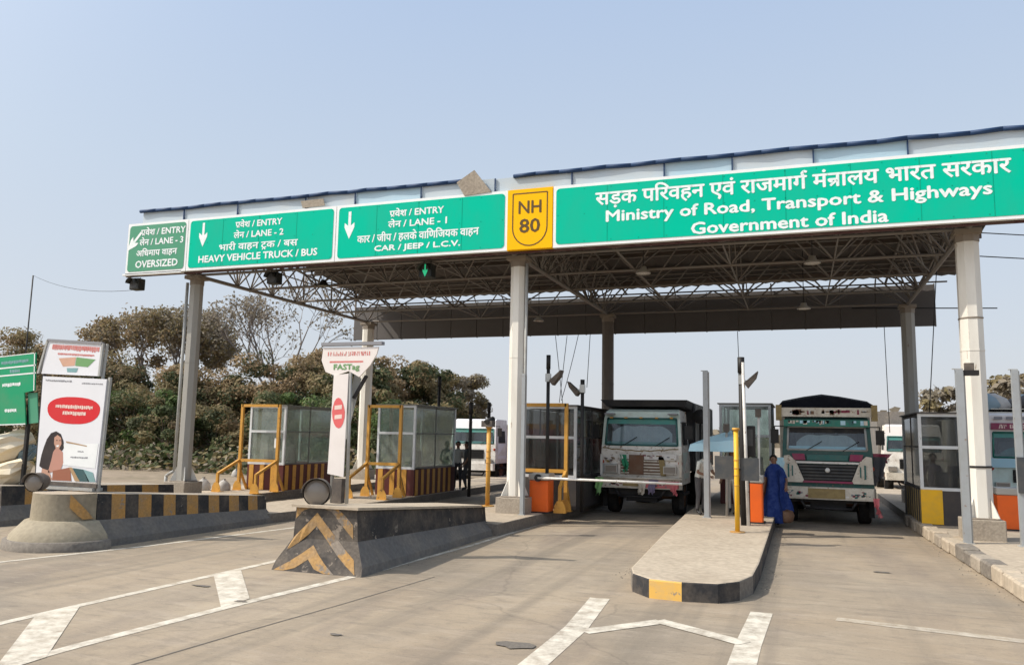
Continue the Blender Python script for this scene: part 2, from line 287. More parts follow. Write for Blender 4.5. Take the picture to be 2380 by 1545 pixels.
# ------------------------------------------------------------------ helpers
def onz(x, y, z=0.0):
    d = RT*((x-PW/2)/PF) - UP*((y-PH/2)/PF) + FWD
    return EYE + d*((z-EYE.z)/d.z)
def ony(x, y, Y):
    d = RT*((x-PW/2)/PF) - UP*((y-PH/2)/PF) + FWD
    return EYE + d*(Y/d.y)

class MB:
    """collects shapes, links them as ONE mesh object"""
    def __init__(s): s.v = []; s.f = []; s.m = []; s.sm = []
    def add(s, vs, fs, m, smooth=False):
        o = len(s.v); s.v += [tuple(v) for v in vs]
        for f in fs: s.f.append([i+o for i in f]); s.m.append(m); s.sm.append(smooth)
        return s
    def box(s, a, b, m, faces=None):
        x0, y0, z0 = a; x1, y1, z1 = b
        vs = [(x0,y0,z0),(x1,y0,z0),(x1,y1,z0),(x0,y1,z0),(x0,y0,z1),(x1,y0,z1),(x1,y1,z1),(x0,y1,z1)]
        return s.add(vs, [(0,3,2,1),(4,5,6,7),(0,1,5,4),(1,2,6,5),(2,3,7,6),(3,0,4,7)], m)
    def bar(s, p, q, r, m, n=6, r2=None, smooth=True, caps=True, rot=0.0):
        p = Vector(p); q = Vector(q); d = q-p
        if d.length < 1e-6: return s
        qn = d.to_track_quat('Z', 'Y'); r2 = r if r2 is None else r2
        vs = []
        for base, rr in ((p, r), (q, r2)):
            for i in range(n):
                a = 2*math.pi*i/n + rot
                vs.append(base + qn @ Vector((math.cos(a)*rr, math.sin(a)*rr, 0)))
        fs = [(i, (i+1) % n, n+(i+1) % n, n+i) for i in range(n)]
        s.add(vs, fs, m, smooth and n > 4)
        if caps:
            o = len(s.v)-2*n
            s.f += [[o+i for i in range(n)][::-1], [o+n+i for i in range(n)]]; s.m += [m, m]; s.sm += [False, False]
        return s
    def sq(s, p, q, a, m): return s.bar(p, q, a*0.7071, m, 4, smooth=False, rot=math.pi/4)
    def tube(s, pts, r, m, n=6):
        for a, b in zip(pts[:-1], pts[1:]): s.bar(a, b, r, m, n)
        return s
    def prism(s, poly, z0, z1, m, mside=None):
        n = len(poly); vs = [(x, y, z0) for x, y in poly]+[(x, y, z1) for x, y in poly]
        s.add(vs, [tuple(range(n, 2*n))], m)
        o = len(s.v)-2*n
        for i in range(n):
            s.f.append([o+i, o+(i+1) % n, o+n+(i+1) % n, o+n+i]); s.m.append((mside(i) if callable(mside) else mside) or m); s.sm.append(False)
        return s
    def plate(s, poly, Y, t, m):      # polygon in x,z standing at depth Y, thickness t away from the viewer
        n = len(poly); vs = [(x, Y, z) for x, z in poly]+[(x, Y+t, z) for x, z in poly]
        return s.add(vs, [tuple(range(n)), tuple(range(2*n-1, n-1, -1))]+[(i, n+i, n+(i+1) % n, (i+1) % n) for i in range(n)], m)
    def lathe(s, c, prof, m, n=16, a0=0.0, a1=2*math.pi, axis=None, smooth=True):
        full = abs(a1-a0-2*math.pi) < 1e-6; k = n if full else n+1
        vs = []; q = Vector((0, 0, 1)).rotation_difference(Vector(axis)) if axis else None
        for r, z in prof:
            for i in range(k):
                a = a0+(a1-a0)*i/n; p = Vector((math.cos(a)*r, math.sin(a)*r, z))
                if q: p = q @ p
                vs.append(Vector(c)+p)
        fs = []
        for j in range(len(prof)-1):
            for i in range(n):
                i2 = (i+1) % k
                fs.append((j*k+i, j*k+i2, (j+1)*k+i2, (j+1)*k+i))
        return s.add(vs, fs, m, smooth)
    def disc(s, c, r, m, axis=(0, 0, 1), n=16):
        q = Vector((0, 0, 1)).rotation_difference(Vector(axis))
        return s.add([Vector(c)+q @ Vector((math.cos(2*math.pi*i/n)*r, math.sin(2*math.pi*i/n)*r, 0)) for i in range(n)], [tuple(range(n))], m)
    def rot(s, piv, ang, axis='Z'):
        Mx = Matrix.Translation(piv) @ Matrix.Rotation(ang, 4, axis) @ Matrix.Translation(-Vector(piv))
        s.v = [tuple(Mx @ Vector(v)) for v in s.v]; return s
    def move(s, d): s.v = [(a+d[0], b+d[1], c+d[2]) for a, b, c in s.v]; return s
    def build(s, name, parent=None, bevel=0.0):
        me = bpy.data.meshes.new(name); o = bpy.data.objects.new(name, me); COL.objects.link(o)
        off = Vector((0, 0, 0)); q = parent
        while q is not None: off += q.location; q = q.parent
        me.from_pydata([(a-off.x, b-off.y, c-off.z) for a, b, c in s.v], [], s.f)
        names = []
        for x in s.m:
            if x not in names: names.append(x)
        for x in names: me.materials.append(MATS[x])
        ix = {x: i for i, x in enumerate(names)}
        me.polygons.foreach_set('material_index', [ix[x] for x in s.m])
        me.polygons.foreach_set('use_smooth', s.sm); me.update()
        if parent: o.parent = parent
        if bevel:
            bv = o.modifiers.new('bevel', 'BEVEL'); bv.width = bevel; bv.segments = 2; bv.limit_method = 'ANGLE'; bv.angle_limit = R_(50)
        return o

def tag(o, label=None, cat=None, group=None, kind=None):
    if label: o['label'] = label
    if cat: o['category'] = cat
    if group: o['group'] = group
    if kind: o['kind'] = kind
    return o
def thing(name, loc, label, cat, group=None):
    o = bpy.data.objects.new(name, None); COL.objects.link(o); o.location = loc; o.empty_display_size = 0.3
    return tag(o, label, cat, group)
def copy_tree(o, parent=None):
    c = o.copy(); COL.objects.link(c); c.parent = parent
    for ch in o.children: copy_tree(ch, c)
    return c

# text ------------------------------------------------------------
def text_mesh(body):
    cu = bpy.data.curves.new('t', 'FONT'); cu.body = body; cu.size = 1.0; cu.resolution_u = 2
    ob = bpy.data.objects.new('t', cu); COL.objects.link(ob); bpy.context.view_layer.update()
    me = bpy.data.meshes.new_from_object(ob.evaluated_get(bpy.context.evaluated_depsgraph_get()))
    vs = [tuple(v.co) for v in me.vertices]; fs = [tuple(p.vertices) for p in me.polygons]
    bpy.data.objects.remove(ob); bpy.data.curves.remove(cu); bpy.data.meshes.remove(me)
    return vs, fs
def seg2d(p, q, t):
    d = Vector((q[0]-p[0], q[1]-p[1])); d.normalize(); nx, ny = -d.y*t/2, d.x*t/2
    return [(p[0]+nx, p[1]+ny, 0), (p[0]-nx, p[1]-ny, 0), (q[0]-nx, q[1]-ny, 0), (q[0]+nx, q[1]+ny, 0)]
def text2d(body, marks=()):
    """Devanagari is typed in visual order; marks = (prefix, kind) add the conjunct strokes"""
    vs, fs = text_mesh(body)
    for pre, kind in marks:
        pv, _ = text_mesh(pre); x = max(v[0] for v in pv)
        segs = {'rakar': [((x-0.12, 0.22), (x-0.40, 0.02))],
                'rakar2': [((x-0.26, 0.0), (x-0.40, -0.17)), ((x-0.26, 0.0), (x-0.12, -0.17))],
                'tra': [((x-0.16, 0.30), (x-0.44, 0.04))],
                'reph': [((x-0.14, 0.63), (x-0.20, 0.74)), ((x-0.20, 0.74), (x-0.12, 0.84)), ((x-0.12, 0.84), (x-0.0, 0.80))]}[kind]
        for p, q in segs:
            o = len(vs); vs += seg2d(p, q, 0.075); fs.append((o, o+1, o+2, o+3))
    return vs, fs
def put_text(mb, td, cx, z0, h, m, Y, width=None, bold=0.0, ang=None, piv=None, href=None):
    """h: height of the whole text box; width: forced width; text faces -Y"""
    vs, fs = td
    x0 = min(v[0] for v in vs); x1 = max(v[0] for v in vs); y0 = min(v[1] for v in vs) if href is None else href[0]; y1 = max(v[1] for v in vs) if href is None else href[1]
    sz = h/(y1-y0); sx = sz if width is None else width/(x1-x0)
    offs = [(0, 0)] if not bold else [(-bold, 0), (bold, 0), (0, bold*0.8), (0, -bold*0.8)]
    for k, (dx, dz) in enumerate(offs):
        P = [(cx+(v[0]-(x0+x1)/2)*sx+dx, Y-0.0006*k, z0+(v[1]-y0)*sz+dz) for v in vs]
        if ang is not None:
            Mx = Matrix.Translation(piv) @ Matrix.Rotation(ang, 4, 'Z') @ Matrix.Translation(-Vector(piv)); P = [Mx @ Vector(p) for p in P]
        mb.add(P, fs, m)
def scribble(mb, x0, x1, z, h, Y, m, seed=0, dens=1.0):
    """illegible print: a row of short strokes"""
    rd = random.Random(seed); x = x0
    while x < x1:
        wd = h*rd.uniform(0.35, 0.8)/dens
        if rd.random() < 0.13: x += wd*0.8; continue
        k = rd.randint(2, 3); t = h*0.16
        for _ in range(k):
            a = (x+rd.uniform(0, wd*0.8), z+rd.choice((0, 0.5, 1))*h); b = (x+rd.uniform(0, wd*0.8), z+rd.choice((0, 0.5, 1))*h)
            if abs(a[0]-b[0])+abs(a[1]-b[1]) < h*0.3: b = (a[0], z+h*(0 if a[1] > z+h*0.4 else 1))
            q = seg2d(a, b, t); mb.add([(p[0], Y-rd.uniform(0, 0.0008), p[1]) for p in q], [(0, 1, 2, 3)], m)
        x += wd*1.05

# ================================================================== SETTING
def struct(mb, name): return tag(mb.build(name), kind='structure')
def flat(mb, pts, z, m): mb.add([(p[0], p[1], z) for p in pts], [tuple(range(len(pts)))], m)
g = MB(); flat(g, [(-2500, -400), (2500, -400), (2500, 3500), (-2500, 3500)], -0.03, 'dirt_ground'); struct(g, 'ground')
g = MB()
flat(g, [(-22.5, -20), (12, -20), (12, 60), (9, 320), (-8, 320), (-20.5, 60)], 0.0, 'road_surface'); struct(g, 'road')
def band(mb, pts, wd, z, m):
    for a, b in zip(pts[:-1], pts[1:]):
        q = seg2d(a, b, wd); flat(mb, q, z, m)
g = MB(); band(g, [(-8.12, -2), (-8.08, 7)], 0.13, 0.004, 'road_paint'); band(g, [(-8.08, 7), (-8.03, 11.6)], 0.13, 0.004, 'road_paint'); struct(g, 'lane_marking')
g = MB(); band(g, [(-6.72, -2), (-6.62, 6.2), (-6.46, 8.4), (-6.10, 11.5)], 0.15, 0.004, 'road_paint'); band(g, [(-6.10, 11.5), (-5.93, 14.5), (-5.86, 19.5)], 0.10, 0.004, 'road_paint'); struct(g, 'lane_marking')
def quad(pts, m='road_paint', z=0.008):
    g = MB(); flat(g, pts, z, m); return struct(g, 'road_marking')
for k in (-2, -1, 0, 1):
    dy = 2.9*k
    quad([(-8.03, 9.80+dy), (-6.50, 8.10+dy), (-6.54, 8.68+dy), (-8.03, 10.40+dy)], z=0.006)
g = MB(); band(g, [(-2.52, 10.6), (-2.38, 8.9), (-2.36, 4.0)], 0.26, 0.004, 'road_paint'); struct(g, 'lane_marking')
g = MB(); band(g, [(-0.50, 10.6), (-0.56, 8.9), (-0.62, 4.0)], 0.26, 0.004, 'road_paint'); struct(g, 'lane_marking')
g = MB(); band(g, [(-2.26, 8.75), (-1.56, 9.60)], 0.20, 0.006, 'road_paint'); band(g, [(-1.60, 9.62), (-0.60, 8.95)], 0.21, 0.0075, 'road_paint'); struct(g, 'road_marking')
for k in (-1, -2):
    g = MB(); band(g, [(-2.26, 8.75+2.6*k), (-1.56, 9.60+2.6*k)], 0.20, 0.006, 'road_paint'); band(g, [(-1.60, 9.62+2.6*k), (-0.60, 8.95+2.6*k)], 0.21, 0.0075, 'road_paint'); struct(g, 'road_marking')
g = MB(); band(g, [(0.35, 10.62), (2.7, 10.22)], 0.20, 0.004, 'road_paint_faint'); struct(g, 'road_marking')
p = [onz(*q) for q in ((-60, 1310), (330, 1268), (700, 1222))]
g = MB(); band(g, [(a.x+0.1, a.y) for a in p], 0.11, 0.004, 'road_paint'); struct(g, 'lane_marking')
# tar joint along the lane and a few potholes filled dark
g = MB()
jp = [onz(*q) for q in ((305, 1545), (560, 1470), (790, 1405), (1010, 1340))]
band(g, [(a.x, a.y) for a in jp], 0.02, 0.004, 'asphalt_dark'); struct(g, 'road_joint')
rd = random.Random(5)
for (px, py, rx, ry) in ((1195, 1500, 0.22, 0.13), (560, 1398, 0.10, 0.05), (470, 1362, 0.18, 0.05), (1620, 1290, 0.15, 0.1), (780, 1475, 0.10, 0.04), (2050, 1330, 0.16, 0.07)):
    c = onz(px, py); g = MB()
    flat(g, [(c.x+math.cos(i*0.524)*rx*rd.uniform(.6, 1.2), c.y+math.sin(i*0.524)*ry*rd.uniform(.6, 1.2)) for i in range(12)], 0.010, 'asphalt_dark'); struct(g, 'road_patch')

# traffic islands (pavement)
def island(poly, h, side=None, top='island_top'):
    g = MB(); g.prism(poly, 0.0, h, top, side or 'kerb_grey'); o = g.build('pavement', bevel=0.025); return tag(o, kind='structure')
island([(-7.75, 16.0), (-5.98, 16.0), (-5.9, 17.5), (-5.72, 21), (-5.7, 36), (-7.75, 36)], 0.25)
island([(-13.2, 15.7), (-11.40, 15.7), (-11.2, 17), (-10.85, 20), (-10.8, 36), (-13.2, 36)], 0.22)
island([(-17.6, 17.4), (-15.5, 17.4), (-15.0, 18.4), (-14.9, 36), (-17.6, 36)], 0.25)
pm = [(-2.33, 11.7), (-2.22, 11.25), (-1.93, 10.9), (-1.50, 10.86), (-1.05, 10.93), (-0.80, 11.25), (-0.66, 11.8), (-0.63, 13), (-0.63, 16), (-0.64, 36), (-2.75, 36), (-2.74, 21), (-2.55, 16)]
cyc = {0: 'kerb_grey', 1: 'paint_black', 2: 'kerb_yellow', 3: 'paint_black', 4: 'paint_black', 5: 'kerb_grey', 6: 'paint_black', 7: 'paint_black', 8: 'paint_black'}  # right side carried on in black kerb paint, standing in for shade too
island(pm, 0.25, lambda i: cyc.get(i, 'kerb_grey'))
# right island: kerb of weathered blocks
island([(3.02, 9.0), (5.4, 9.0), (5.4, 36), (2.62, 36), (2.60, 22), (2.78, 19), (2.9, 16)], 0.22)
g = MB(); rd = random.Random(11); y = 9.0
while y < 23:
    ln = rd.uniform(0.5, 0.75); t = (y-9)/13; x = 3.02-0.40*t
    for k in range(3):
        pass
    a = rd.uniform(-0.02, 0.02)
    g.box((x-0.16+a, y, 0.0), (x+0.14+a, y+ln-0.03, 0.255+rd.uniform(-0.02, 0.02)), rd.choice(['kerb_grey', 'island_top', 'concrete', 'island_top']))
    y += ln
struct(g, 'kerb').modifiers.new('bevel', 'BEVEL').width = 0.03

# ================================================================== CONCRETE BARRIERS
def wall_profile(h, top, bot, lip):   # half section x offsets from the centre: (x, z)
    return [(bot, 0.0), (bot-0.03, 0.12), (top+0.04, lip), (top, h)]
def barrier_box(xl0, xr0, xl1, xr1, y0, y1, h0, h1, segs, seqs, label, low='barrier_grey', nose=True, group=None):
    o = thing('concrete_barrier', ((xl0+xr0)/2, (y0+y1)/2, 0), label, 'barrier', group)
    g = MB()
    def sec(t, front=0.0):
        h = h0+(h1-h0)*t; xl = xl0+(xl1-xl0)*t; xr = xr0+(xr1-xr0)*t; y = y0+(y1-y0)*t; fl = 0.24; lip = h*0.50
        return [(xl-fl, 0), (xl-fl+0.02, 0.12), (xl-0.03, lip), (xl, h), (xr, h), (xr+0.03, lip), (xr+fl-0.02, 0.12), (xr+fl, 0)], y
    n = segs
    for k in range(n):
        a, ya = sec(k/n); b, yb = sec((k+1)/n)
        cs = [low, low, seqs(k, 'L'), 'concrete', seqs(k, 'R'), low, low]
        for j in range(7):
            fa = 0.22 if k == 0 else 0
            def yy(pt, Y): return Y
            vs = [(a[j][0], ya-(0.22*(1-min(1, a[j][1]/(h0*0.5))) if k == 0 else 0), a[j][1]), (a[j+1][0], ya-(0.22*(1-min(1, a[j+1][1]/(h0*0.5))) if k == 0 else 0), a[j+1][1]), (b[j+1][0], yb, b[j+1][1]), (b[j][0], yb, b[j][1])]
            g.add(vs, [(0, 1, 2, 3)], cs[j])
    a, ya = sec(0); b, yb = sec(1)
    fy = [ya-0.22*(1-min(1, q[1]/(h0*0.5))) for q in a]
    A = [(a[j][0], fy[j], a[j][1]) for j in range(8)]
    for i0, i1, i2, i3 in ((0, 1, 6, 7), (1, 2, 5, 6), (2, 3, 4, 5)): g.add([A[i0], A[i3], A[i2], A[i1]], [(0, 1, 2, 3)], 'black_worn' if nose else low)
    g.add([(q[0], yb, q[1]) for q in b], [(0, 1, 2, 3, 4, 5, 6, 7)], low)
    return o, g, A
# near barrier with chevron nose
o, g, A = barrier_box(-7.37, -6.30, -7.42, -6.34, 10.8, 16.15, 0.93, 0.56, 8, lambda k, s: 'paint_black' if k < 7 else 'paint_black', 'black weathered concrete barrier with ochre chevrons on its blunt front, nearest the road', nose=True)
def nose_pt(u, z):   # u in 0..1 across the sloping front
    h = 0.93; z = min(z, h)
    if z > 0.465: t = (h-z)/0.465; xl = -7.37-0.03*t; xr = -6.30+0.03*t; y = 10.8
    else: t = (0.465-z)/0.465; xl = -7.40-0.20*t; xr = -6.27+0.20*t; y = 10.8-0.22*t
    return (xl+(xr-xl)*u, y-0.005, z)
def chev(zc, th, half=None):
    for sgn in (-1, 1):
        for k in range(6):
            u0 = 0.36+sgn*k*0.115; u1 = 0.36+sgn*(k+1)*0.115
            if min(u0, u1) < -0.01 or max(u0, u1) > 1.01: continue
            za0 = zc-(k)*0.128; za1 = zc-(k+1)*0.128
            zs = [max(0.005, min(0.925, q)) for q in (za0, za1, za1-th, za0-th)]
            if zs[0] == zs[3] and zs[1] == zs[2]: continue
            g.add([nose_pt(u0, zs[0]), nose_pt(u1, zs[1]), nose_pt(u1, zs[2]), nose_pt(u0, zs[3])], [(0, 1, 2, 3)] if sgn < 0 else [(3, 2, 1, 0)], 'ochre_worn')
for zc in (1.34, 0.86, 0.38): chev(zc, 0.20)
g.build('barrier_body', o)
c = MB(); c.prism([(-7.5, 10.72), (-6.18, 10.72), (-6.22, 16.2), (-7.5, 16.2)], 0.0, 0.0, 'concrete')
cap = MB(); cap.add([(-7.42, 10.74, 0.932), (-6.25, 10.74, 0.932), (-6.29, 16.2, 0.562), (-7.47, 16.2, 0.562), (-7.42, 10.74, 0.972), (-6.25, 10.74, 0.972), (-6.29, 16.2, 0.602), (-7.47, 16.2, 0.602)],
    [(0,3,2,1),(4,5,6,7),(0,1,5,4),(1,2,6,5),(2,3,7,6),(3,0,4,7)], 'island_top'); cap.build('coping', o)
# left barrier, striped side, round beige nose
def striped(k, s): return 'paint_ochre' if (s == 'R' and k % 2 == 1) else 'paint_black'
o, g, A = barrier_box(-12.98, -11.80, -12.75, -11.62, 11.2, 15.8, 0.92, 0.60, 15, striped, 'concrete barrier with ochre and black upright stripes and a round bare nose', nose=False)
g.build('barrier_body', o)
nb = MB(); nc = (-12.37, 11.16, 0)
nb.lathe(nc, [(1.02, 0.0), (1.0, 0.15), (0.93, 0.16)], 'kerb_grey', 28, math.pi, 2*math.pi); nb.lathe(nc, [(0.93, 0.16), (0.90, 0.24), (0.70, 0.46), (0.615, 0.475)], 'barrier_beige', 28, math.pi, 2*math.pi); nb.lathe(nc, [(0.615, 0.475), (0.60, 0.93)], 'barrier_beige', 28, math.pi, 2*math.pi); nb.lathe(nc, [(0.60, 0.93), (0, 0.93)], 'island_top', 28, math.pi, 2*math.pi)
nb.build('barrier_nose', o)
st = MB()
for k in range(6):
    a0 = 2*math.pi-0.75+k*0.11; rr = 0.645
    z0 = 0.93-k*0.073; st.add([(nc[0]+math.cos(a0)*rr*(1.0), nc[1]+math.sin(a0)*rr, z0), (nc[0]+math.cos(a0+.11)*rr, nc[1]+math.sin(a0+.11)*rr, z0-.073), (nc[0]+math.cos(a0+.11)*rr*1.02, nc[1]+math.sin(a0+.11)*rr*1.02, max(.5, z0-.30)), (nc[0]+math.cos(a0)*rr*1.02, nc[1]+math.sin(a0)*rr*1.02, max(.5, z0-.22))], [(0, 1, 2, 3)], 'paint_ochre')
st.build('painted_stripe', o)
# far left barrier
o, g, A = barrier_box(-17.35, -15.92, -17.35, -15.92, 12.6, 17.6, 0.82, 0.6, 9, striped, 'striped concrete barrier partly cut off at the far left edge of the picture', nose=True)
g.build('barrier_body', o)

# ================================================================== TOLL CANOPY
CX = (-16.4, -6.5, 3.35); YF, YB = 18.5, 28.4
canopy = thing('toll_canopy', (-6.5, 23, 0), 'wide steel toll plaza canopy on white octagonal columns with an open truss underside', 'canopy')
def column(x, y, zt, r=0.20, ped=0.62, cm_='column_paint'):
    g = MB(); g.bar((x, y, ped), (x, y, zt), r, cm_, 8, smooth=False, rot=math.pi/8, r2=r*0.97)
    g.bar((x, y, zt*0.62), (x, y, zt*0.62+0.03), r*1.015, cm_, 8, smooth=False, rot=math.pi/8)
    c = g.build('column', canopy)
    h = MB(); h.box((x-0.25, y-0.25, zt), (x+0.25, y+0.25, zt+0.10), 'column_cap'); h.bar((x, y, zt-0.16), (x, y, zt), r*1.04, 'column_cap', 8, smooth=False, rot=math.pi/8); h.build('column_head', c)
    p = MB(); p.box((x-0.36, y-0.36, 0.2), (x+0.36, y+0.36, ped), 'concrete'); p.box((x-0.27, y-0.27, ped), (x+0.27, y+0.27, ped+0.03), 'column_cap')
    p.build('pedestal', c, bevel=0.03)
    w_ = MB()
    for a in range(4):
        an = a*math.pi/2+math.pi/4; d = Vector((math.cos(an), math.sin(an), 0)); n = Vector((-d.y, d.x, 0))*0.012
        P0 = Vector((x, y, ped+0.03))+d*r*0.95; P1 = P0+d*0.17; P2 = P0+Vector((0, 0, 0.38))
        w_.add([P0-n, P1-n, P2-n, P0+n, P1+n, P2+n], [(0, 1, 2), (5, 4, 3), (0, 3, 4, 1), (1, 4, 5, 2), (2, 5, 3, 0)], 'column_paint')
    w_.build('base_gusset', c)
    return c
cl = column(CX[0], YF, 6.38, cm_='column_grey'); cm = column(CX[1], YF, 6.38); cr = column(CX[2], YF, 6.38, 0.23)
for x in CX: column(x, YB, 6.38, 0.22 if x > -10 else 0.24, cm_='column_shaded' if -10 < x < 0 else 'column_grey' if x > 0 else 'column_paint')
def pipe(c, pts, r=0.045):
    g = MB(); g.tube(pts, r, 'pipe_grey', 8); g.build('drain_pipe', c)
pipe(cl, [(-16.70, 18.45, 6.3), (-16.70, 18.45, 0.9), (-16.85, 18.42, 0.82), (-16.95, 18.42, 0.75), (-16.95, 18.42, 0.4)])
pipe(cm, [(-6.26, 18.42, 6.3), (-6.26, 18.42, 0.5)], 0.04)
g = MB(); g.bar((3.35, 18.5, 1.62), (3.35, 18.5, 1.66), 0.245, 'black_metal', 8, rot=math.pi/8); g.build('clamp_band', cr)
g = MB(); g.bar((3.35, 18.5, 4.62), (3.35, 18.5, 4.65), 0.238, 'column_cap', 8, rot=math.pi/8); g.build('clamp_band', cr)
# roof
def roof_z(y): return 8.05 if y < 24 else 8.05-(y-24)*0.50/5.2
g = MB(); ys = [17.75, 20, 22, 24, 26, 28, 29.15]; x0, x1 = -16.8, 4.9
NX = 110
for a, b in zip(ys[:-1], ys[1:]):
    vs = []
    for y in (a, b):
        for i in range(NX+1):
            vs.append((x0+(x1-x0)*i/NX, y, roof_z(y)+(0.02 if i % 2 else -0.02)))
    g.add(vs, [(i, i+1, NX+2+i, NX+1+i) for i in range(NX)], 'roof_sheet')
g.build('roof', canopy)
g = MB()
for y in (18.6, 20.2, 21.8, 23.4, 25, 26.6, 28.2): g.box((x0, y-0.04, roof_z(y)-0.17), (x1, y+0.04, roof_z(y)-0.035), 'purlin_steel')
g.build('purlin', canopy)
# parapet strip behind the sign boards with wind-torn blue/white sheets and dark edge
g = MB(); rd = random.Random(3); x = -17.85; seamx = []
while x < 5.1:
    wd = rd.uniform(1.3, 2.2); xe = min(x+wd, 5.1)
    if not (x < -7.0 < xe and False):
        g.plate([(x+0.012, 7.7), (xe-0.012, 7.7), (xe-0.012, 8.30+rd.uniform(-.02, .02)), (x+0.012, 8.30+rd.uniform(-.02, .02))], 17.74+rd.uniform(0, .012), 0.02, rd.choice(['fascia_white', 'fascia_white', 'fascia_blue', 'fascia_white']))
    seamx.append(xe); x = xe
g.build('parapet', canopy)
g = MB()
for xs in seamx[:-1]: g.box((xs-0.014, 17.70, 7.75), (xs+0.014, 17.735, 8.3), 'roof_edge')
g.build('parapet_joint', canopy)
g = MB(); pts = [(-17.9+23.0*i/40, 17.70+rd.uniform(-.02, .02), 8.315+rd.uniform(-.016, .016)) for i in range(41)]
for a, b in zip(pts[:-1], pts[1:]):
    if -7.72 < a[0] < -6.95: continue
    g.bar(a, b, 0.05, 'roof_edge', 6)
g.build('roof_edge', canopy)
g = MB()
P = [(a.x, a.z) for a in (ony(1062, 425, 17.60), ony(1103, 396, 17.60), ony(1142, 446, 17.60), ony(1080, 456, 17.60))]
g.plate(P, 17.58, 0.03, 'concrete'); g.build('torn_sheet', canopy); g = MB(); P = [(a.x, a.z) for a in (ony(700, 468, 17.66), ony(752, 462, 17.66), ony(756, 478, 17.66), ony(704, 484, 17.66))]
g.plate(P, 17.64, 0.02, 'concrete'); g.build('torn_sheet', canopy)
# light-coloured rear board
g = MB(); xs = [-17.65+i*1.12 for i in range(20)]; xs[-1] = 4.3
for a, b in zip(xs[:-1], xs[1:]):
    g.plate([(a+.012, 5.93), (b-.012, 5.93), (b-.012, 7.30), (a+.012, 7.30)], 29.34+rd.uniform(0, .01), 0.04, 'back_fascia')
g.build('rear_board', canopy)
g = MB()
for a in xs: g.box((a-0.02, 29.38, 5.9), (a+0.02, 29.45, 7.34), 'truss_steel')
for z in (5.95, 6.6, 7.3): g.box((-17.65, 29.45, z-.025), (4.3, 29.5, z+.025), 'truss_steel')
for a in xs[::3]: g.bar((a, 29.42, 7.3), (a, 29.1, roof_z(29.1)-.05), 0.025, 'truss_steel')
g.build('board_frame', canopy)
# trusses: edge trusses front to back plus a space frame between
def member(mb, a, b, r=0.03): mb.bar(a, b, r, 'truss_steel', 5, caps=False)
def tz(y): return roof_z(y)-0.22
for x in CX:
    g = MB(); n = 6; yl = [YF+(29.1-YF)*i/n for i in range(n+1)]
    member(g, (x, YF-.6, 6.5), (x, YB+.1, 6.5), 0.06)
    for s in (-0.55, 0.55): member(g, (x+s, 17.8, tz(18)), (x+s, 24, tz(24)), 0.04); member(g, (x+s, 24, tz(24)), (x+s, 29.1, tz(29.1)), 0.04)
    for i in range(n):
        ym = (yl[i]+yl[i+1])/2
        for s in (-0.55, 0.55):
            member(g, (x, yl[i], 6.5), (x+s, ym, tz(ym)), 0.028); 
            if yl[i+1] < YB+.3: member(g, (x, yl[i+1], 6.5), (x+s, ym, tz(ym)), 0.028)
            member(g, (x, yl[i], 6.5), (x+s, yl[i], tz(yl[i])), 0.022)
        member(g, (x-.55, ym, tz(ym)), (x+.55, ym, tz(ym)), 0.025)
        member(g, (x-.55, yl[i], tz(yl[i])), (x+.55, ym, tz(ym)), 0.02)
    g.build('edge_truss', canopy)
for yy in (18.5, 20.9, 23.3, 25.8, 28.3):
    g = MB(); n = 8; xl = [CX[0]+(CX[2]-CX[0])*i/n for i in range(n+1)]
    member(g, (CX[0], yy, 6.52), (CX[2], yy, 6.52), 0.042)
    for s in (-1.0, 1.0):
        y2 = max(17.9, min(29.1, yy+s)); member(g, (CX[0]-.4, y2, tz(y2)), (CX[2]+1.3, y2, tz(y2)), 0.03)
        for i in range(n):
            xm = (xl[i]+xl[i+1])/2
            member(g, (xl[i], yy, 6.52), (xm, y2, tz(y2)), 0.026); member(g, (xl[i+1], yy, 6.52), (xm, y2, tz(y2)), 0.026)
            if i % 2 == 0: member(g, (xl[i], yy, 6.52), (xl[i], y2, tz(y2)), 0.02)
    g.build('cross_truss', canopy)
g = MB()
for i in (2, 4, 6): member(g, (CX[0]+i*2.47, 18.5, 6.53), (CX[0]+i*2.47, 28.3, 6.53), 0.025)
for i in (1, 3, 5, 7): member(g, (CX[0]+i*2.47, 18.5, 6.53), (CX[0]+i*2.47, 28.3, 6.53), 0.02)
g.build('tie_rod', canopy)
g = MB(); g.box((-18.3, 17.735, 6.40), (5.0, 17.79, 6.445), 'soffit_maroon'); g.box((-18.3, 17.80, 6.46), (5.0, 17.9, 6.55), 'truss_steel'); g.build('soffit_beam', canopy)
for sx in (-1,):
    g = MB(); g.box((-18.3, 17.6, 6.42), (-16.2, 17.74, 6.47), 'sign_white'); g.build('sign_ledge', canopy)

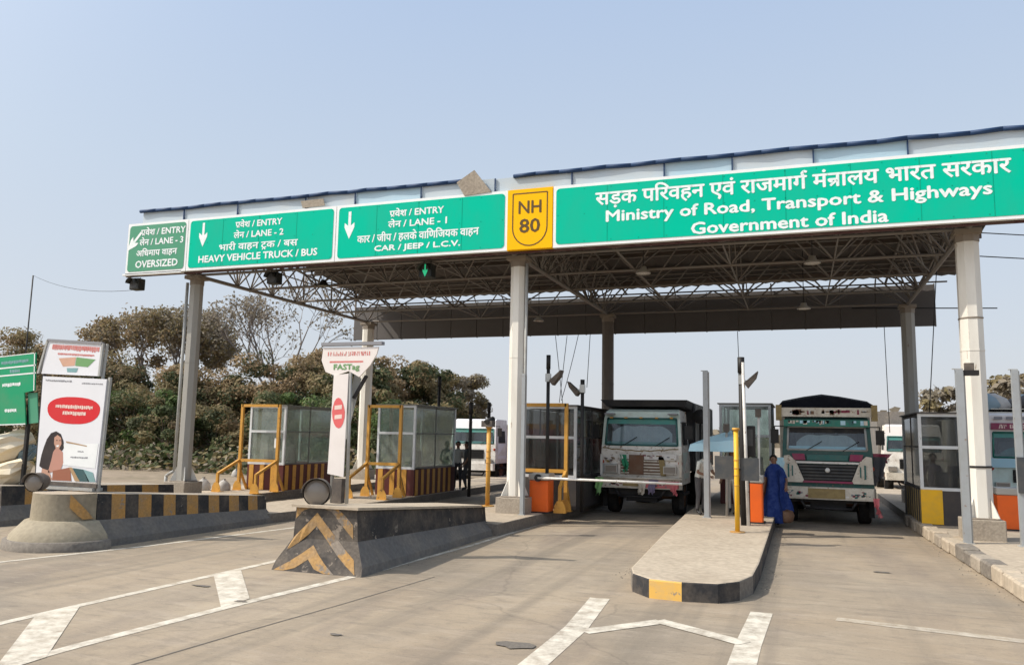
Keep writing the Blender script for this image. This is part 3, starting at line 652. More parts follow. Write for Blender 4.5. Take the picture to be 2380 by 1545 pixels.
# ================================================================== SIGN BOARDS
ZB, ZT = 6.45, 7.93
def rrect(x0, x1, z0, z1, r, n=5):
    P = []
    for cx, cz, a in ((x1-r, z1-r, 0), (x0+r, z1-r, 90), (x0+r, z0+r, 180), (x1-r, z0+r, 270)):
        for i in range(n+1): t = R_(a+90*i/n); P.append((cx+math.cos(t)*r, cz+math.sin(t)*r))
    return P[::-1]
def board(name, x0, x1, label, face, cat='sign board', group=None, r=0.09, bw=0.07, border='sign_white'):
    o = thing(name, ((x0+x1)/2, 17.62, ZB), label, cat, group)
    g = MB(); g.box((x0, 17.60, ZB), (x1, 17.72, ZT), border); g.build('panel', o)
    f = MB(); f.plate(rrect(x0+bw, x1-bw, ZB+bw, ZT-bw, r), 17.592, 0.006, face)
    if face == 'green_sign':
        n = max(2, round((x1-x0)/1.25)); rd = random.Random(int(x0*10)+200)
        for i in range(1, n): xs = x0+(x1-x0)*i/n; f.box((xs-.007, 17.5895, ZB+bw+.01), (xs+.007, 17.5915, ZT-bw-.01), 'green_seam')
        for i in range(0, 2*n+1):
            for z in (ZB+.12, ZT-.12, (ZB+ZT)/2+.02): xs = x0+.12+(x1-x0-.24)*i/(2*n); f.box((xs-.012, 17.5895, z-.012), (xs+.012, 17.5915, z+.012), 'green_seam')
    f.build('sign_face', o)
    return o
def arrow_down(mb, cx, cz, h, Y, m, ang=0.0):
    P = [(-.055, .5), (.055, .5), (.055, -.02), (.20, .09), (.20, -.08), (0, -.5), (-.20, -.08), (-.20, .09), (-.055, -.02)]
    ca, sa = math.cos(ang), math.sin(ang)
    Q = [(cx+(x*ca-z*sa)*h, cz+(x*sa+z*ca)*h) for x, z in P][::-1]
    n = len(Q); mb.add([(x, Y, z) for x, z in Q], [tuple(range(n))], m)
YT = 17.588
DEVH = (-0.22, 0.86)
# lane-1 board
b1 = board('sign_board', -11.24, -6.50, 'green overhead board for cars and jeeps with a white down arrow, left of NH 80', 'green_sign', group='green lane boards above the toll lanes')
g = MB(); arrow_down(g, -10.84, 7.38, 0.72, YT, 'letter_white'); g.build('arrow', b1)
g = MB()
put_text(g, text2d('पवेश / ENTRY', [('प', 'rakar')]), -8.93, 7.51, 0.215, 'letter_white', YT, 1.50, 0.008)
put_text(g, text2d('लेन / LANE - 1'), -8.90, 7.235, 0.215, 'letter_white', YT, 1.62, 0.008)
put_text(g, text2d('कार / जीप / हलके वाणिजियक वाहन'.replace('वाणिजियक', 'वािणिजयक')), -8.91, 6.855, 0.285, 'letter_white', YT, 3.36, 0.008)
put_text(g, text2d('CAR / JEEP / L.C.V.'), -8.90, 6.605, 0.18, 'letter_white', YT, 2.36, 0.010)
g.build('lettering', b1)
# lane-2 board
b2 = board('sign_board', -16.03, -11.26, 'green overhead board for heavy vehicle truck and bus with a white down arrow', 'green_sign', group='green lane boards above the toll lanes')
g = MB(); arrow_down(g, -15.50, 7.44, 0.68, YT, 'letter_white'); g.build('arrow', b2)
g = MB()
put_text(g, text2d('पवेश / ENTRY', [('प', 'rakar')]), -13.67, 7.56, 0.22, 'letter_white', YT, 1.50, 0.008)
put_text(g, text2d('लेन / LANE - 2'), -13.66, 7.27, 0.22, 'letter_white', YT, 1.60, 0.008)
put_text(g, text2d('भारी वाहन टक / बस', [('भारी वाहन ट', 'rakar2')]), -13.66, 6.90, 0.28, 'letter_white', YT, 2.53, 0.008)
put_text(g, text2d('HEAVY VEHICLE TRUCK / BUS'), -13.69, 6.65, 0.185, 'letter_white', YT, 3.82, 0.010)
g.build('lettering', b2)
# oversize board, flat; its dull green stands in for light on a turned face
b3 = board('sign_board', -18.20, -16.05, 'dull green end board for oversized vehicles with a slanting white arrow, leftmost overhead', 'green_dull', group='green lane boards above the toll lanes')
g = MB(); arrow_down(g, -17.93, 7.40, 0.70, YT, 'letter_white', R_(-42)); g.build('arrow', b3)
g = MB()
put_text(g, text2d('पवेश / ENTRY', [('प', 'rakar')]), -16.92, 7.56, 0.23, 'letter_white', YT, 1.58, 0.008)
put_text(g, text2d('लेन / LANE - 3'), -16.96, 7.27, 0.23, 'letter_white', YT, 1.55, 0.008)
put_text(g, text2d('अिधमाप वाहन'), -17.10, 6.92, 0.26, 'letter_white', YT, 1.45, 0.008)
put_text(g, text2d('OVERSIZED'), -17.08, 6.62, 0.20, 'letter_white', YT, 1.5, 0.010)
g.build('lettering', b3)
# ministry board
b4 = board('sign_board', -5.35, 5.0, 'long green overhead board naming the ministry of road transport and highways in two scripts', 'green_sign')
g = MB()
put_text(g, text2d('सड़क पिरवहन एवं राजमाग मंनालय भारत सरकार', [('सड़क पिरवहन एवं राजमाग', 'reph'), ('सड़क पिरवहन एवं राजमाग मंन', 'tra')]), -0.15, 7.305, 0.49, 'letter_white', YT, 8.35, 0.012)
put_text(g, text2d('Ministry of Road, Transport & Highways'), -0.20, 6.90, 0.335, 'letter_white', YT, 7.75, 0.013)
put_text(g, text2d('Government of India'), -0.18, 6.555, 0.26, 'letter_white', YT, 3.95, 0.013)
g.build('lettering', b4)
# highway number board
b5 = board('route_sign', -6.50, -5.36, 'yellow highway number board NH 80 between the green boards', 'sign_yellow', 'route sign', r=0.03, bw=0.012, border='sign_yellow')
P = [(-6.36, 7.82), (-6.36, 6.98)]
for i in range(13):
    a = math.pi+math.pi*i/12; P.append((-5.93+math.cos(a)*0.43, 6.98+math.sin(a)*0.44))
P.append((-5.50, 7.82)); P.append((-6.36, 7.82))
g = MB()
for a, b in zip(P[:-1], P[1:]):
    q = seg2d(a, b, 0.028); g.add([(v[0], YT, v[1]) for v in q], [(0, 1, 2, 3)], 'sign_brown')
g.build('shield_outline', b5)
g = MB(); put_text(g, text2d('NH'), -5.93, 7.33, 0.30, 'sign_brown', YT, 0.56, 0.008); put_text(g, text2d('80'), -5.93, 6.86, 0.33, 'sign_brown', YT, 0.50, 0.010); g.build('lettering', b5)

# lane signals under the boards
def lane_signal(px, py, Y, label, arrow=False, s=0.33):
    c = ony(px, py, Y); o = thing('lane_signal', c, label, 'signal light', 'lane signals hanging under the boards')
    g = MB(); g.box((c.x-s/2, Y-0.05, c.z-s/2), (c.x+s/2, Y+0.22, c.z+s/2), 'signal_black')
    g.build('housing', o, bevel=0.02)
    h = MB(); h.lathe((c.x, Y-0.05, c.z), [(s*0.46, 0), (s*0.46, 0.17), (s*0.44, 0.17), (s*0.44, 0.0)], 'signal_black', 14, 0.0, math.pi, axis=(0, -1, 0)); h.build('hood', o)
    l = MB()
    if arrow: arrow_down(l, c.x, c.z, s*0.95, Y-0.056, 'signal_green')
    else: l.disc((c.x, Y-0.054, c.z), s*0.40, 'lamp_lens' if False else 'dark_panel', (0, -1, 0))
    l.build('lens', o)
    k = MB()
    for sx in (-.1, .1): k.bar((c.x+sx, Y+.08, c.z+s/2), (c.x+sx, Y+.08, 6.40 if Y < 18 else 6.5), 0.012, 'black_metal')
    k.build('hanger', o)
lane_signal(314, 660, 17.80, 'dark lane signal lamp hanging under the oversize board')
lane_signal(634, 646, 18.30, 'unlit square lane signal lamp hanging under the heavy vehicle board')
lane_signal(990, 629, 18.30, 'lane signal lamp showing a green down arrow', True, 0.36)
for k, (px, py, Y, lb) in enumerate(((1495, 630, 20.6, 'small pale canopy lamp right of the centre column'), (1888, 606, 20.6, 'small pale canopy lamp toward the right column'), (1868, 713, 25.5, 'pale canopy lamp deep under the roof above the right truck'), (1252, 742, 27.5, 'small round canopy lamp near the rear board behind the centre column'), (752, 660, 20.6, 'canopy lamp hanging in the left truss'))):
    c = ony(px, py, Y); o = thing('canopy_lamp', c, lb, 'lamp', 'lamps under the canopy')
    g = MB(); g.lathe((c.x, c.y, c.z), [(0.0, 0.13), (0.08, 0.12), (0.10, 0.04), (0.19, -0.03), (0.20, -0.07)], 'fixture_white' if k < 4 else 'black_metal', 12); g.build('reflector', o)
    g = MB(); g.disc((c.x, c.y, c.z-0.06), 0.185, 'lamp_lens', (0, 0, -1)); g.build('lens', o)
    g = MB(); g.bar((c.x, c.y, c.z+.12), (c.x, c.y, 7.8), 0.012, 'black_metal'); g.build('stem', o)

# ================================================================== TOLL BOOTHS
def booth(x0, x1, y0, y1, zb, label, dark=False, stripes=True, h=2.62, hb=0.78, yellow_front=False, inside=True):
    o = thing('toll_booth', ((x0+x1)/2, (y0+y1)/2, zb), label, 'toll booth', 'toll booths on the islands')
    zt = zb+h; zm = zb+hb; gl = 'booth_glass_dark' if dark else 'booth_glass'
    b = MB(); b.box((x0, y0, zb), (x1, y1, zm), 'booth_dark' if dark else 'booth_red')
    b.build('base_wall', o)
    s = MB()
    if stripes:
        n = int((y1-y0)/0.40); sw = .05 if dark else .17; sm_ = 'truck_brass' if dark else 'steel_yellow'
        for i in range(n):
            ya = y0+0.10+i*0.40
            s.box((x1, ya, zb+0.01), (x1+0.012, ya+sw, zm-0.01), sm_); s.box((x0-0.012, ya, zb+0.01), (x0, ya+sw, zm-0.01), sm_)
        for i in range(0 if dark else int((x1-x0)/0.4)): s.box((x0+0.08+i*0.4, y0-0.012, zb+0.01), (x0+0.24+i*0.4, y0, zm-0.01), 'steel_yellow')
    if yellow_front: s.box((x0-0.004, y0-0.014, zb+0.02), (x0+0.33*(x1-x0), y0, zm+0.02), 'bright_yellow')
    if s.v: s.build('painted_stripe', o)
    f = MB(); t = 0.035
    def fr(p, q): f.sq(p, q, 2*t, 'alu_white')
    for x in (x0+t, x1-t): fr((x, y0+t, zm), (x, y0+t, zt)); fr((x, y1-t, zm), (x, y1-t, zt))
    for z in (zm+t, zm+(zt-zm)*0.56, zt-t):
        fr((x0+2*t, y0+t, z), (x1-2*t, y0+t, z)); 
    f.build('front_frame', o)
    f = MB()
    for x in (x0+t, x1-t):
        for z in (zm+t, zm+(zt-zm)*0.56, zt-t): f.sq((x, y0+2*t, z), (x, y1-2*t, z), t, 'frame_dark' if not dark else 'booth_dark')
        f.sq((x, (y0+y1)/2, zm), (x, (y0+y1)/2, zt), t, 'frame_dark' if not dark else 'booth_dark')
    for z in (zm+t, zt-t): f.sq((x0+2*t, y1-t, z), (x1-2*t, y1-t, z), 2*t*.9, 'pipe_grey')
    f.build('side_frame', o)
    for x in (x0+t, x1-t):
        p = MB(); p.box((x-0.004, y0+2*t, zm+2*t), (x+0.004, y1-2*t, zt-2*t), gl); p.build('side_window', o)
    p = MB(); p.box((x0+2*t, y0+t-0.004, zm+2*t), (x1-2*t, y0+t+0.004, zt-2*t), gl); p.build('front_window', o)
    p = MB(); p.box((x0-0.05, y0-0.05, zt), (x1+0.05, y1+0.05, zt+0.03), 'frame_dark' if not dark else 'booth_dark'); p.build('roof', o)
    if inside:
        p = MB(); p.box((x0+2*t, y1-t-0.004, zm+2*t), (x1-2*t, y1-t+0.004, zt-2*t), gl); p.build('rear_window', o)
        p = MB(); p.box((x0+0.09, y0+0.25, zm+0.02), (x1-0.09, y0+0.75, zm+0.06), 'booth_inner'); p.box((x0+0.35, y0+0.35, zm+0.06), (x0+0.75, y0+0.40, zm+0.42), 'black_metal'); p.box((x0+0.45, y0+0.34, zm+.1), (x0+.65, y0+.349, zm+.36), 'dark_panel'); p.build('desk', o)
        p = MB(); p.bar((x1-0.45, y0+1.0, zm-0.1), (x1-0.45, y0+1.0, zm+0.55), 0.20, 'trouser_grey', 10, r2=0.16); p.build('chair', o)
    return o
booth(-16.38, -15.05, 21.24, 24.0, 0.25, 'glazed toll booth with striped base on the leftmost island, behind a yellow guard', h=2.60)
booth(-12.22, -10.93, 21.96, 25.0, 0.22, 'glazed toll booth with red striped base on the second island from the left', h=2.70)
booth(-6.92, -5.36, 19.9, 23.4, 0.25, 'dark glazed toll booth just right of the centre column, beside the white truck', dark=True, stripes=False, h=2.60)
bd = booth(2.60, 3.95, 21.03, 24.2, 0.22, 'dark glazed toll booth with a bright yellow front panel, beside the right columns', dark=True, stripes=True, h=2.55, yellow_front=True)
booth(-2.22, -0.78, 24.2, 27.0, 0.25, 'white framed toll booth between the two trucks', dark=False, stripes=False, h=2.85, inside=True)
# note taped in the window of the first booth
c = MB(); c.box((-15.42, 21.232, 1.55), (-15.22, 21.238, 1.85), 'sign_white'); tag(c.build('paper_note'), 'small white paper taped to the left booth front window', 'paper')

def guard(x0, x1, y, zb, zt, zr, label, ft=1.0, feet=True):
    o = thing('crash_guard', ((x0+x1)/2, y, zb), label, 'guard frame', 'yellow crash guards before the booths')
    T = 0.085; m = 'steel_yellow'
    for x in (x0, x1):
        g = MB(); g.sq((x, y, zb), (x, y, zt), T, m); g.build('post', o)
        b = MB(); b.sq((x, y-.03, zr), (x-0.02, y-ft, zr-0.38), T*.85, m); b.sq((x-.02, y-ft, zr-0.36), (x-.02, y-ft, zb), T*.85, m); b.build('brace', o)
        p = MB()
        for yy in (y, y-ft): p.plate([(x-.16, zb), (x+.16, zb), (x+.14, zb+.16), (x+.07, zb+.28), (x-.07, zb+.28), (x-.14, zb+.16)], yy-.075, .016, m); p.box((x-.14, yy-.12, zb), (x+.14, yy+.12, zb+.015), m)
        p.build('foot_plate', o)
        q = MB(); q.sq((x, y+.02, zr-.28), (x, y+.40, zb), T*.7, m); q.build('rear_strut', o)
    g = MB(); g.sq((x0, y, zt-T/2), (x1, y, zt-T/2), T, m); g.build('top_rail', o)
    g = MB(); g.sq((x0, y, zr), (x1, y, zr), T, m); g.build('mid_rail', o)
    return o
guard(-16.36, -15.00, 20.84, 0.25, 2.88, 1.16, 'tubular yellow guard frame with bent feet before the leftmost booth', 0.95)
guard(-12.15, -11.08, 21.3, 0.22, 2.90, 1.17, 'tubular yellow guard frame with bent feet before the second booth from the left', 0.95)
guard(-6.75, -5.50, 19.45, 0.25, 2.90, 1.22, 'yellow guard frame right of the centre column, partly behind the orange cabinet', 0.45)

# ================================================================== POSTS, LAMPS, BARRIERS
def gpost(x, y, zb, zt, a, label, group='grey square steel posts on the islands', panel=None, bracket=False):
    o = thing('steel_post', (x, y, zb), label, 'post', group)
    g = MB(); g.sq((x, y, zb), (x, y, zt), a, 'post_grey'); g.sq((x+a*0.62, y+a*.1, zb), (x+a*.62, y+a*.1, zt-0.02), a*0.3, 'pipe_grey'); g.build('shaft', o)
    g = MB(); g.box((x-a*.9, y-a*.9, zb), (x+a*.9, y+a*.9, zb+.015), 'pipe_grey'); g.build('base_plate', o)
    g = MB(); g.box((x-a*0.9, y-a*.3, zt), (x+a*.5, y+a*.3, zt+.015), 'pipe_grey'); g.build('cap', o)
    if panel:
        g = MB(); g.box((panel[0], y-.10, panel[1]), (panel[2], y-.055, panel[3]), 'dark_panel'); g.build('sensor_panel', o)
    if bracket:
        g = MB(); g.box((x+.06, y-.05, zt-.12), (x+.34, y+.1, zt-.02), 'black_metal'); g.box((x+.10, y-.05, zt-.02), (x+.26, y+.06, zt+.12), 'lamp_body'); g.build('camera', o)
    return o
gpost(-6.16, 18.05, 0.25, 3.53, 0.085, 'grey steel post close to the right side of the centre column')
gpost(-2.12, 19.7, 0.25, 3.70, 0.115, 'tall grey steel post on the median beside the white truck')
gpost(2.93, 17.57, 0.22, 3.52, 0.13, 'grey steel post with a camera bracket just left of the right column', bracket=True)
gpost(3.86, 17.55, 0.22, 3.50, 0.11, 'grey steel post with dark panel at the right edge of the picture', panel=(3.80, 1.20, 4.3, 1.86))

def yellow_post(x, y, zb, zt, label, panels=()):
    o = thing('sensor_post', (x, y, zb), label, 'sensor post', 'yellow sensor posts')
    g = MB(); g.bar((x, y, zb), (x, y, zt), 0.048, 'bright_yellow' if panels else 'steel_yellow', 10)
    for z in (0.45, 0.55, 0.62, 0.7): g.bar((x, y, zb+(zt-zb)*z), (x, y, zb+(zt-zb)*z+.02), 0.056, 'steel_yellow', 10)
    g.build('shaft', o)
    g = MB(); g.bar((x, y, zb), (x, y, zb+.02), 0.15, 'steel_yellow' if not panels else 'paint_ochre', 10); g.build('base_plate', o)
    g = MB(); g.bar((x, y, zt), (x, y, zt+.05), 0.075, 'steel_yellow', 10); g.build('cap', o)
    for p in panels:
        g = MB(); g.box((p[0], y+.02, p[1]), (p[2], y+.12, p[3]), 'dark_panel'); g.sq((min(max(x, p[0]), p[2]), y+.04, (p[1]+p[3])/2), (x, y, (p[1]+p[3])/2), .03, 'black_metal'); g.build('sensor_panel', o)
    if not panels:
        g = MB(); g.box((x-.14, y-.10, zt+.03), (x+.10, y+.10, zt+.16), 'lamp_body'); g.bar((x-.02, y-.12, zt+.13), (x+.05, y+.1, zt+.2), .06, 'black_metal', 8); g.build('camera', o)
    return o
yellow_post(-6.22, 15.98, 0.60, 2.22, 'yellow sensor post on the far end of the black barrier, left of the centre column')
yellow_post(-1.23, 16.95, 0.25, 2.27, 'bright yellow sensor post between grey panels at the front of the median', [(-1.66, 1.29, -1.30, 1.75), (-1.14, 1.27, -0.80, 1.72)])

def boom(x, y, zb, zt, wd, label, arm=None):
    o = thing('boom_barrier', (x, y, zb), label, 'boom barrier', 'orange boom barrier cabinets')
    g = MB(); g.box((x-wd/2, y-wd/2, zb), (x+wd/2, y+wd/2, zt), 'orange_cabinet'); g.build('cabinet', o, bevel=0.03)
    g = MB(); g.box((x-wd/2-.02, y-wd/2-.02, zt), (x+wd/2+.02, y+wd/2+.02, zt+.16), 'fixture_white'); g.build('lid', o, bevel=0.03)
    g = MB(); g.box((x-wd/2-.04, y-wd/2-.04, zb-.005), (x+wd/2+.04, y+wd/2+.04, zb+.03), 'black_metal'); g.build('base_plate', o)
    if arm:
        g = MB(); g.bar((x, y-wd/2-.09, zt+.06), (x, y-wd/2-.02, zt+.06), 0.09, 'black_metal', 10); g.build('hub', o)
        g = MB(); g.bar((x, y-wd/2-.07, zt+.06), arm, 0.032, 'boom_white', 8, r2=.026); g.build('boom_arm', o)
    return o
boom(-5.97, 18.95, 0.25, 1.02, 0.48, 'orange boom barrier cabinet beside the centre column, white arm across the truck lane', arm=(-2.55, 18.68, 1.06))
boom(-1.00, 19.1, 0.25, 1.13, 0.36, 'bright orange boom barrier cabinet on the median behind the yellow post')
boom(4.32, 20.9, 0.22, 0.98, 0.50, 'orange boom barrier cabinet behind the base of the right column')

def lamp_post(x, y, zb, zt, label, lz, side=1, bk=True, fl=True, fat=0.045, white=False):
    o = thing('lamp_post', (x, y, zb), label, 'lamp post', 'thin floodlight poles on the islands')
    m = 'black_metal'
    g = MB(); g.bar((x, y, zb), (x, y, zt), fat, m, 8); g.bar((x, y, zt-.35), (x, y, zt), fat*1.25, m, 8)
    if white: g.bar((x+.10, y-.05, zb), (x+.04, y-.05, zt-.12), .035, 'boom_white', 8)
    g.build('pole', o)
    if fl:
        f = MB(); x1 = x+side*.06; x2 = x+side*.36; zl, zh = lz-.16, lz+.10
        f.add([(x1, y-.16, zl), (x2, y-.16, zh), (x2, y+.16, zh), (x1, y+.16, zl), (x1+side*.08, y-.13, zl-.11), (x2-side*.04, y-.13, zh-.15), (x2-side*.04, y+.13, zh-.15), (x1+side*.08, y+.13, zl-.11)],
              [(0, 1, 2, 3), (7, 6, 5, 4), (0, 4, 5, 1), (1, 5, 6, 2), (2, 6, 7, 3), (3, 7, 4, 0)], 'lamp_body'); f.build('floodlight', o)
        b = MB(); b.sq((x, y, lz-.1), (x1+side*.12, y, lz-.12), .04, 'chrome_dull'); b.box((x-.06, y-.06, lz-.18), (x+.06, y+.06, lz+.02), 'chrome_dull'); b.build('bracket', o)
    return o
c = ony(1275, 825, 19.0); lamp_post(c.x, 19.0, 0.25, c.z, 'tall black floodlight pole rising before the booth right of the centre column', ony(1290, 870, 19.0).z, 1)
c = ony(1354, 882, 19.6); lamp_post(-5.20 if False else c.x, 19.6, 0.25, c.z, 'black pole with floodlight turned left, beside the white truck', ony(1345, 905, 19.6).z+.1, -1)
c = ony(1724, 830, 18.4); lamp_post(c.x-.02, 18.4, 0.25, c.z, 'floodlight pole with white conduit on the median behind the grey panels', c.z-.42, 1, white=True, fat=.06)
for (px, py, Y, lb) in ((1022, 875, 25.6, 'plain black pole standing behind the second booth'), (1095, 935, 23.0, 'plain black pole right of the second booth'), (1137, 935, 27.0, 'short black pole seen above the yellow post near the centre column'), (1369, 945, 25.0, 'short black pole tip above the booth beside the white truck')):
    c = ony(px, py, Y); lamp_post(c.x, Y, 0.2, c.z, lb, 0, fl=False, fat=0.055)

# hazard blinkers on the barrier noses
def blinker(px, py, Y, r, zb, label):
    c = ony(px, py, Y); o = thing('hazard_blinker', (c.x, Y, zb), label, 'hazard lamp', 'round hazard lamps on the barrier noses')
    g = MB(); g.lathe((c.x, Y, c.z), [(r, -.10), (r, .10), (r*.8, .24), (r*.3, .30), (0, .30)], 'lamp_body', 20, axis=(0, 1, 0)); g.build('housing', o)
    h = MB(); h.lathe((c.x, Y-.10, c.z), [(r*1.03, 0), (r*1.06, .09), (r*1.02, .09), (r*.99, 0)], 'lamp_body', 18, 0, math.pi, axis=(0, -1, 0)); h.build('hood', o)
    l = MB(); l.lathe((c.x, Y-.10, c.z), [(r*.92, .0), (r*.7, .03), (r*.35, .05), (0, .055)], 'lamp_lens', 18, axis=(0, -1, 0)); l.build('lens', o)
    b = MB(); b.box((c.x-.08, Y-.05, zb), (c.x+.08, Y+.12, c.z-r*.9), 'lamp_body'); b.build('bracket', o)
    o.rotation_euler = (0, 0, R_(24))
blinker(738, 1143, 11.25, 0.215, 0.93, 'large round hazard lamp on the black chevron barrier nose')
blinker(85, 1120, 11.0, 0.17, 0.92, 'round hazard lamp on the bare beige barrier nose at left')

# ================================================================== BANNERS AND SIGNS ON THE LEFT
# shield banner on the near barrier
Y = 11.95
o = thing('banner_stand', (-7.4, Y, 0.93), 'white shield banner over a narrow upright banner with a rose drop, on the chevron barrier', 'banner')
def pz(px, py, Y): q = ony(px, py, Y); return (q.x, q.z)
g = MB()
top = [(753, 808), (881, 806), (877, 822), (862, 848), (836, 876), (812, 862), (780, 873), (758, 864), (749, 838)]
P = [pz(*q, Y) for q in top][::-1]
g.plate(P, Y-.02, .03, 'banner_cream'); 
scribble(g, P[-1][0]+.10, P[-1][0]+.92, pz(815, 826, Y)[1]-.005, .07, Y-.022, 'print_redtext', 3, 1.3)
g.box((P[-1][0]+.14, Y-.0215, pz(815, 840, Y)[1]-.02), (P[-1][0]+.80, Y-.021, pz(815, 840, Y)[1]+.01), 'print_redtext')
put_text(g, text2d('FASTag'), P[-1][0]+.48, pz(815, 864, Y)[1]+.01, .12, 'print_green', Y-.023, .50, .006)
g.build('shield_panel', o)
g = MB(); a = pz(750, 803, Y); b = pz(890, 803, Y); g.box((a[0], Y-.05, a[1]-.01), (b[0], Y+.06, a[1]+.045), 'print_grey'); g.build('top_rail', o)
g = MB(); P = [pz(*q, Y) for q in ((778, 872), (812, 868), (800, 1108), (763, 1100))][::-1]; g.plate(P, Y-.03, .02, 'banner_cream')
dr = []
for i in range(16):
    t = 2*math.pi*i/16; dr.append((789+math.sin(t)*15*(1 if math.cos(t) < 0.2 else .9), 957-math.cos(t)*(33 if math.cos(t) > 0 else 38) - (0)))
D = [pz(*q, Y) for q in dr][::-1]; g.add([(x, Y-.033, z) for x, z in D], [tuple(range(len(D)))], 'print_rose')
for yy in (948, 970):
    a = pz(780, yy, Y); b = pz(797, yy-2, Y); g.add([(x, Y-.035, z) for x, z in [(a[0], a[1]-.03), (b[0], b[1]-.03), (b[0], b[1]+.04), (a[0], a[1]+.04)]], [(0, 1, 2, 3)], 'print_pale')
g.build('upright_banner', o)
g = MB(); P = [pz(*q, Y+.3) for q in ((830, 872), (846, 880), (812, 1020), (805, 1015))][::-1]; g.plate(P, Y+.2, .02, 'banner_grey'); g.build('torn_banner', o)
g = MB()
for px in (771, 806): q = pz(px, 1110, Y); t = pz(px+8, 830, Y); g.bar((q[0], Y+.03, 0.9), (t[0], Y+.03, t[1]), .03, 'pipe_grey')
q = pz(785, 1140, Y); g.box((q[0]-.10, Y-.02, .9), (q[0]+.08, Y+.1, q[1]+.2), 'lamp_body')
g.sq((pz(845, 872, Y)[0], Y+.1, pz(845, 872, Y)[1]), (pz(815, 925, Y)[0], Y+.1, pz(815, 925, Y)[1]), .05, 'black_metal'); g.build('support_frame', o)

# large tilted advertising banner and the panel above it
Y = 11.75
o = thing('advert_banner', (-12.9, Y, 0.9), 'tilted white advertising banner with a red blob and a long-haired woman, on the left barrier', 'banner')
corner = [(100, 874), (248, 881), (222, 1122), (82, 1116)]
def uv(u, v):     # u right, v down on the banner
    a = Vector(corner[0]).lerp(Vector(corner[1]), u); b = Vector(corner[3]).lerp(Vector(corner[2]), u); q = a.lerp(b, v); return pz(q.x, q.y, Y)
def shape(mb, pts, m, lift): P = [uv(*q) for q in pts]; mb.add([(x, Y-lift, z) for x, z in P][::-1], [tuple(range(len(P)))], m)
g = MB(); g.plate([uv(0, 0), uv(0, 1), uv(1, 1), uv(1, 0)][::1], Y, .03, 'banner_white'); g.build('banner_panel', o)
g = MB()
el = []
for i in range(28):
    t = 2*math.pi*i/28; cx_, sy_ = math.cos(t), math.sin(t)
    el.append((.53+.42*(abs(cx_)**.8)*(1 if cx_ > 0 else -1), .30+(.115 if sy_ < 0 else .145)*(abs(sy_)**.9)*(1 if sy_ > 0 else -1)))
shape(g, el, 'print_red', .003)
def row(u0, u1, v, hh, m, seed, lift=.005):
    rd = random.Random(seed); u = u0
    while u < u1:
        du = rd.uniform(.012, .03); shape(g, [(u, v+rd.uniform(-.004, .004)), (u+du*.85, v+rd.uniform(-.004, .004)), (u+du*.85, v+hh*rd.uniform(.7, 1.1)), (u, v+hh*rd.uniform(.7, 1.1))], m, lift); u += du*1.1
row(.24, .82, .265, .034, 'print_pale', 1); row(.36, .72, .325, .035, 'print_pale', 2)
row(.05, .45, .03, .014, 'print_grey', 4); row(.62, .93, .045, .010, 'print_grey', 5)
shape(g, [(.42, .64), (.98, .62), (.97, .86), (.43, .84)], 'sign_white', .004)
row(.55, .83, .755, .016, 'print_grey', 6, .006); row(.66, .76, .70, .012, 'print_grey', 7, .006); shape(g, [(.45, .61), (.80, .645), (.80, .655), (.46, .625)], 'print_tan', .006)
shape(g, [(.14, .60), (.20, .54), (.28, .52), (.36, .545), (.41, .61), (.43, .68), (.38, .72), (.30, .70), (.26, .80), (.22, .90), (.10, .88), (.05, .86), (.07, .76), (.10, .68)], 'print_hair', .004)
shape(g, [(.26, .58), (.31, .555), (.37, .58), (.385, .64), (.35, .69), (.30, .685), (.265, .64)], 'print_skin', .006)
shape(g, [(.30, .655), (.35, .65), (.34, .668), (.31, .67)], 'sign_white', .007)
for u in (.295, .345): shape(g, [(u, .603), (u+.022, .603), (u+.022, .611), (u, .611)], 'print_hair', .007)
shape(g, [(.30, .68), (.36, .69), (.42, .72), (.44, .82), (.40, .90), (.20, .92), (.24, .80), (.26, .72)], 'print_pink', .005)
shape(g, [(.28, .90), (.56, .86), (.60, .99), (.28, .99)], 'print_rust', .006)
shape(g, [(.54, .86), (.59, .86), (.74, .99), (.66, .99)], 'print_tan', .007)
shape(g, [(.60, .865), (.78, .875), (.90, .99), (.74, .99)], 'print_teal', .0065)
shape(g, [(.78, .875), (.94, .90), (1.0, .99), (.88, .99)], 'print_aqua', .0065)
shape(g, [(.10, .88), (.22, .90), (.28, .99), (.08, .99)], 'print_skin', .005)
g.build('print', o)
g = MB()
for u in (-.02, 1.02):
    a, b = uv(u, -.02), uv(u, 1.08); g.sq((a[0], Y+.05, a[1]), (b[0], Y+.05, b[1]), .05, 'pipe_grey' if u > 0 else 'black_metal')
a, b = uv(-.05, 1.02), uv(1.02, 1.03); g.sq((a[0], Y+.03, a[1]), (b[0], Y+.03, b[1]), .07, 'lamp_body'); g.box((a[0]+.3, Y-.05, .9), (b[0]-.05, Y+.2, a[1]-.05), 'pipe_grey'); g.build('frame', o)
o = thing('notice_panel', (-13, Y+.1, 3.0), 'small white notice panel with red and green print, above the tilted advertising banner', 'notice')
corner = [(112, 790), (240, 798), (231, 874), (96, 868)]; Yp = Y; Y = Y+.08
g = MB(); g.plate([uv(0, 0), uv(0, 1), uv(1, 1), uv(1, 0)], Y, .03, 'banner_white'); g.build('panel', o)
g = MB(); row(.10, .93, .12, .16, 'print_redtext', 8, .003); row(.22, .86, .36, .06, 'print_redtext', 9, .003)
shape(g, [(.25, .52), (.55, .46), (.55, .72), (.35, .76)], 'print_orange', .003); shape(g, [(.56, .46), (.90, .50), (.78, .74), (.56, .72)], 'print_green', .004); shape(g, [(.42, .80), (.62, .78), (.60, .92), (.44, .92)], 'print_aqua', .003); g.build('print', o)
g = MB()
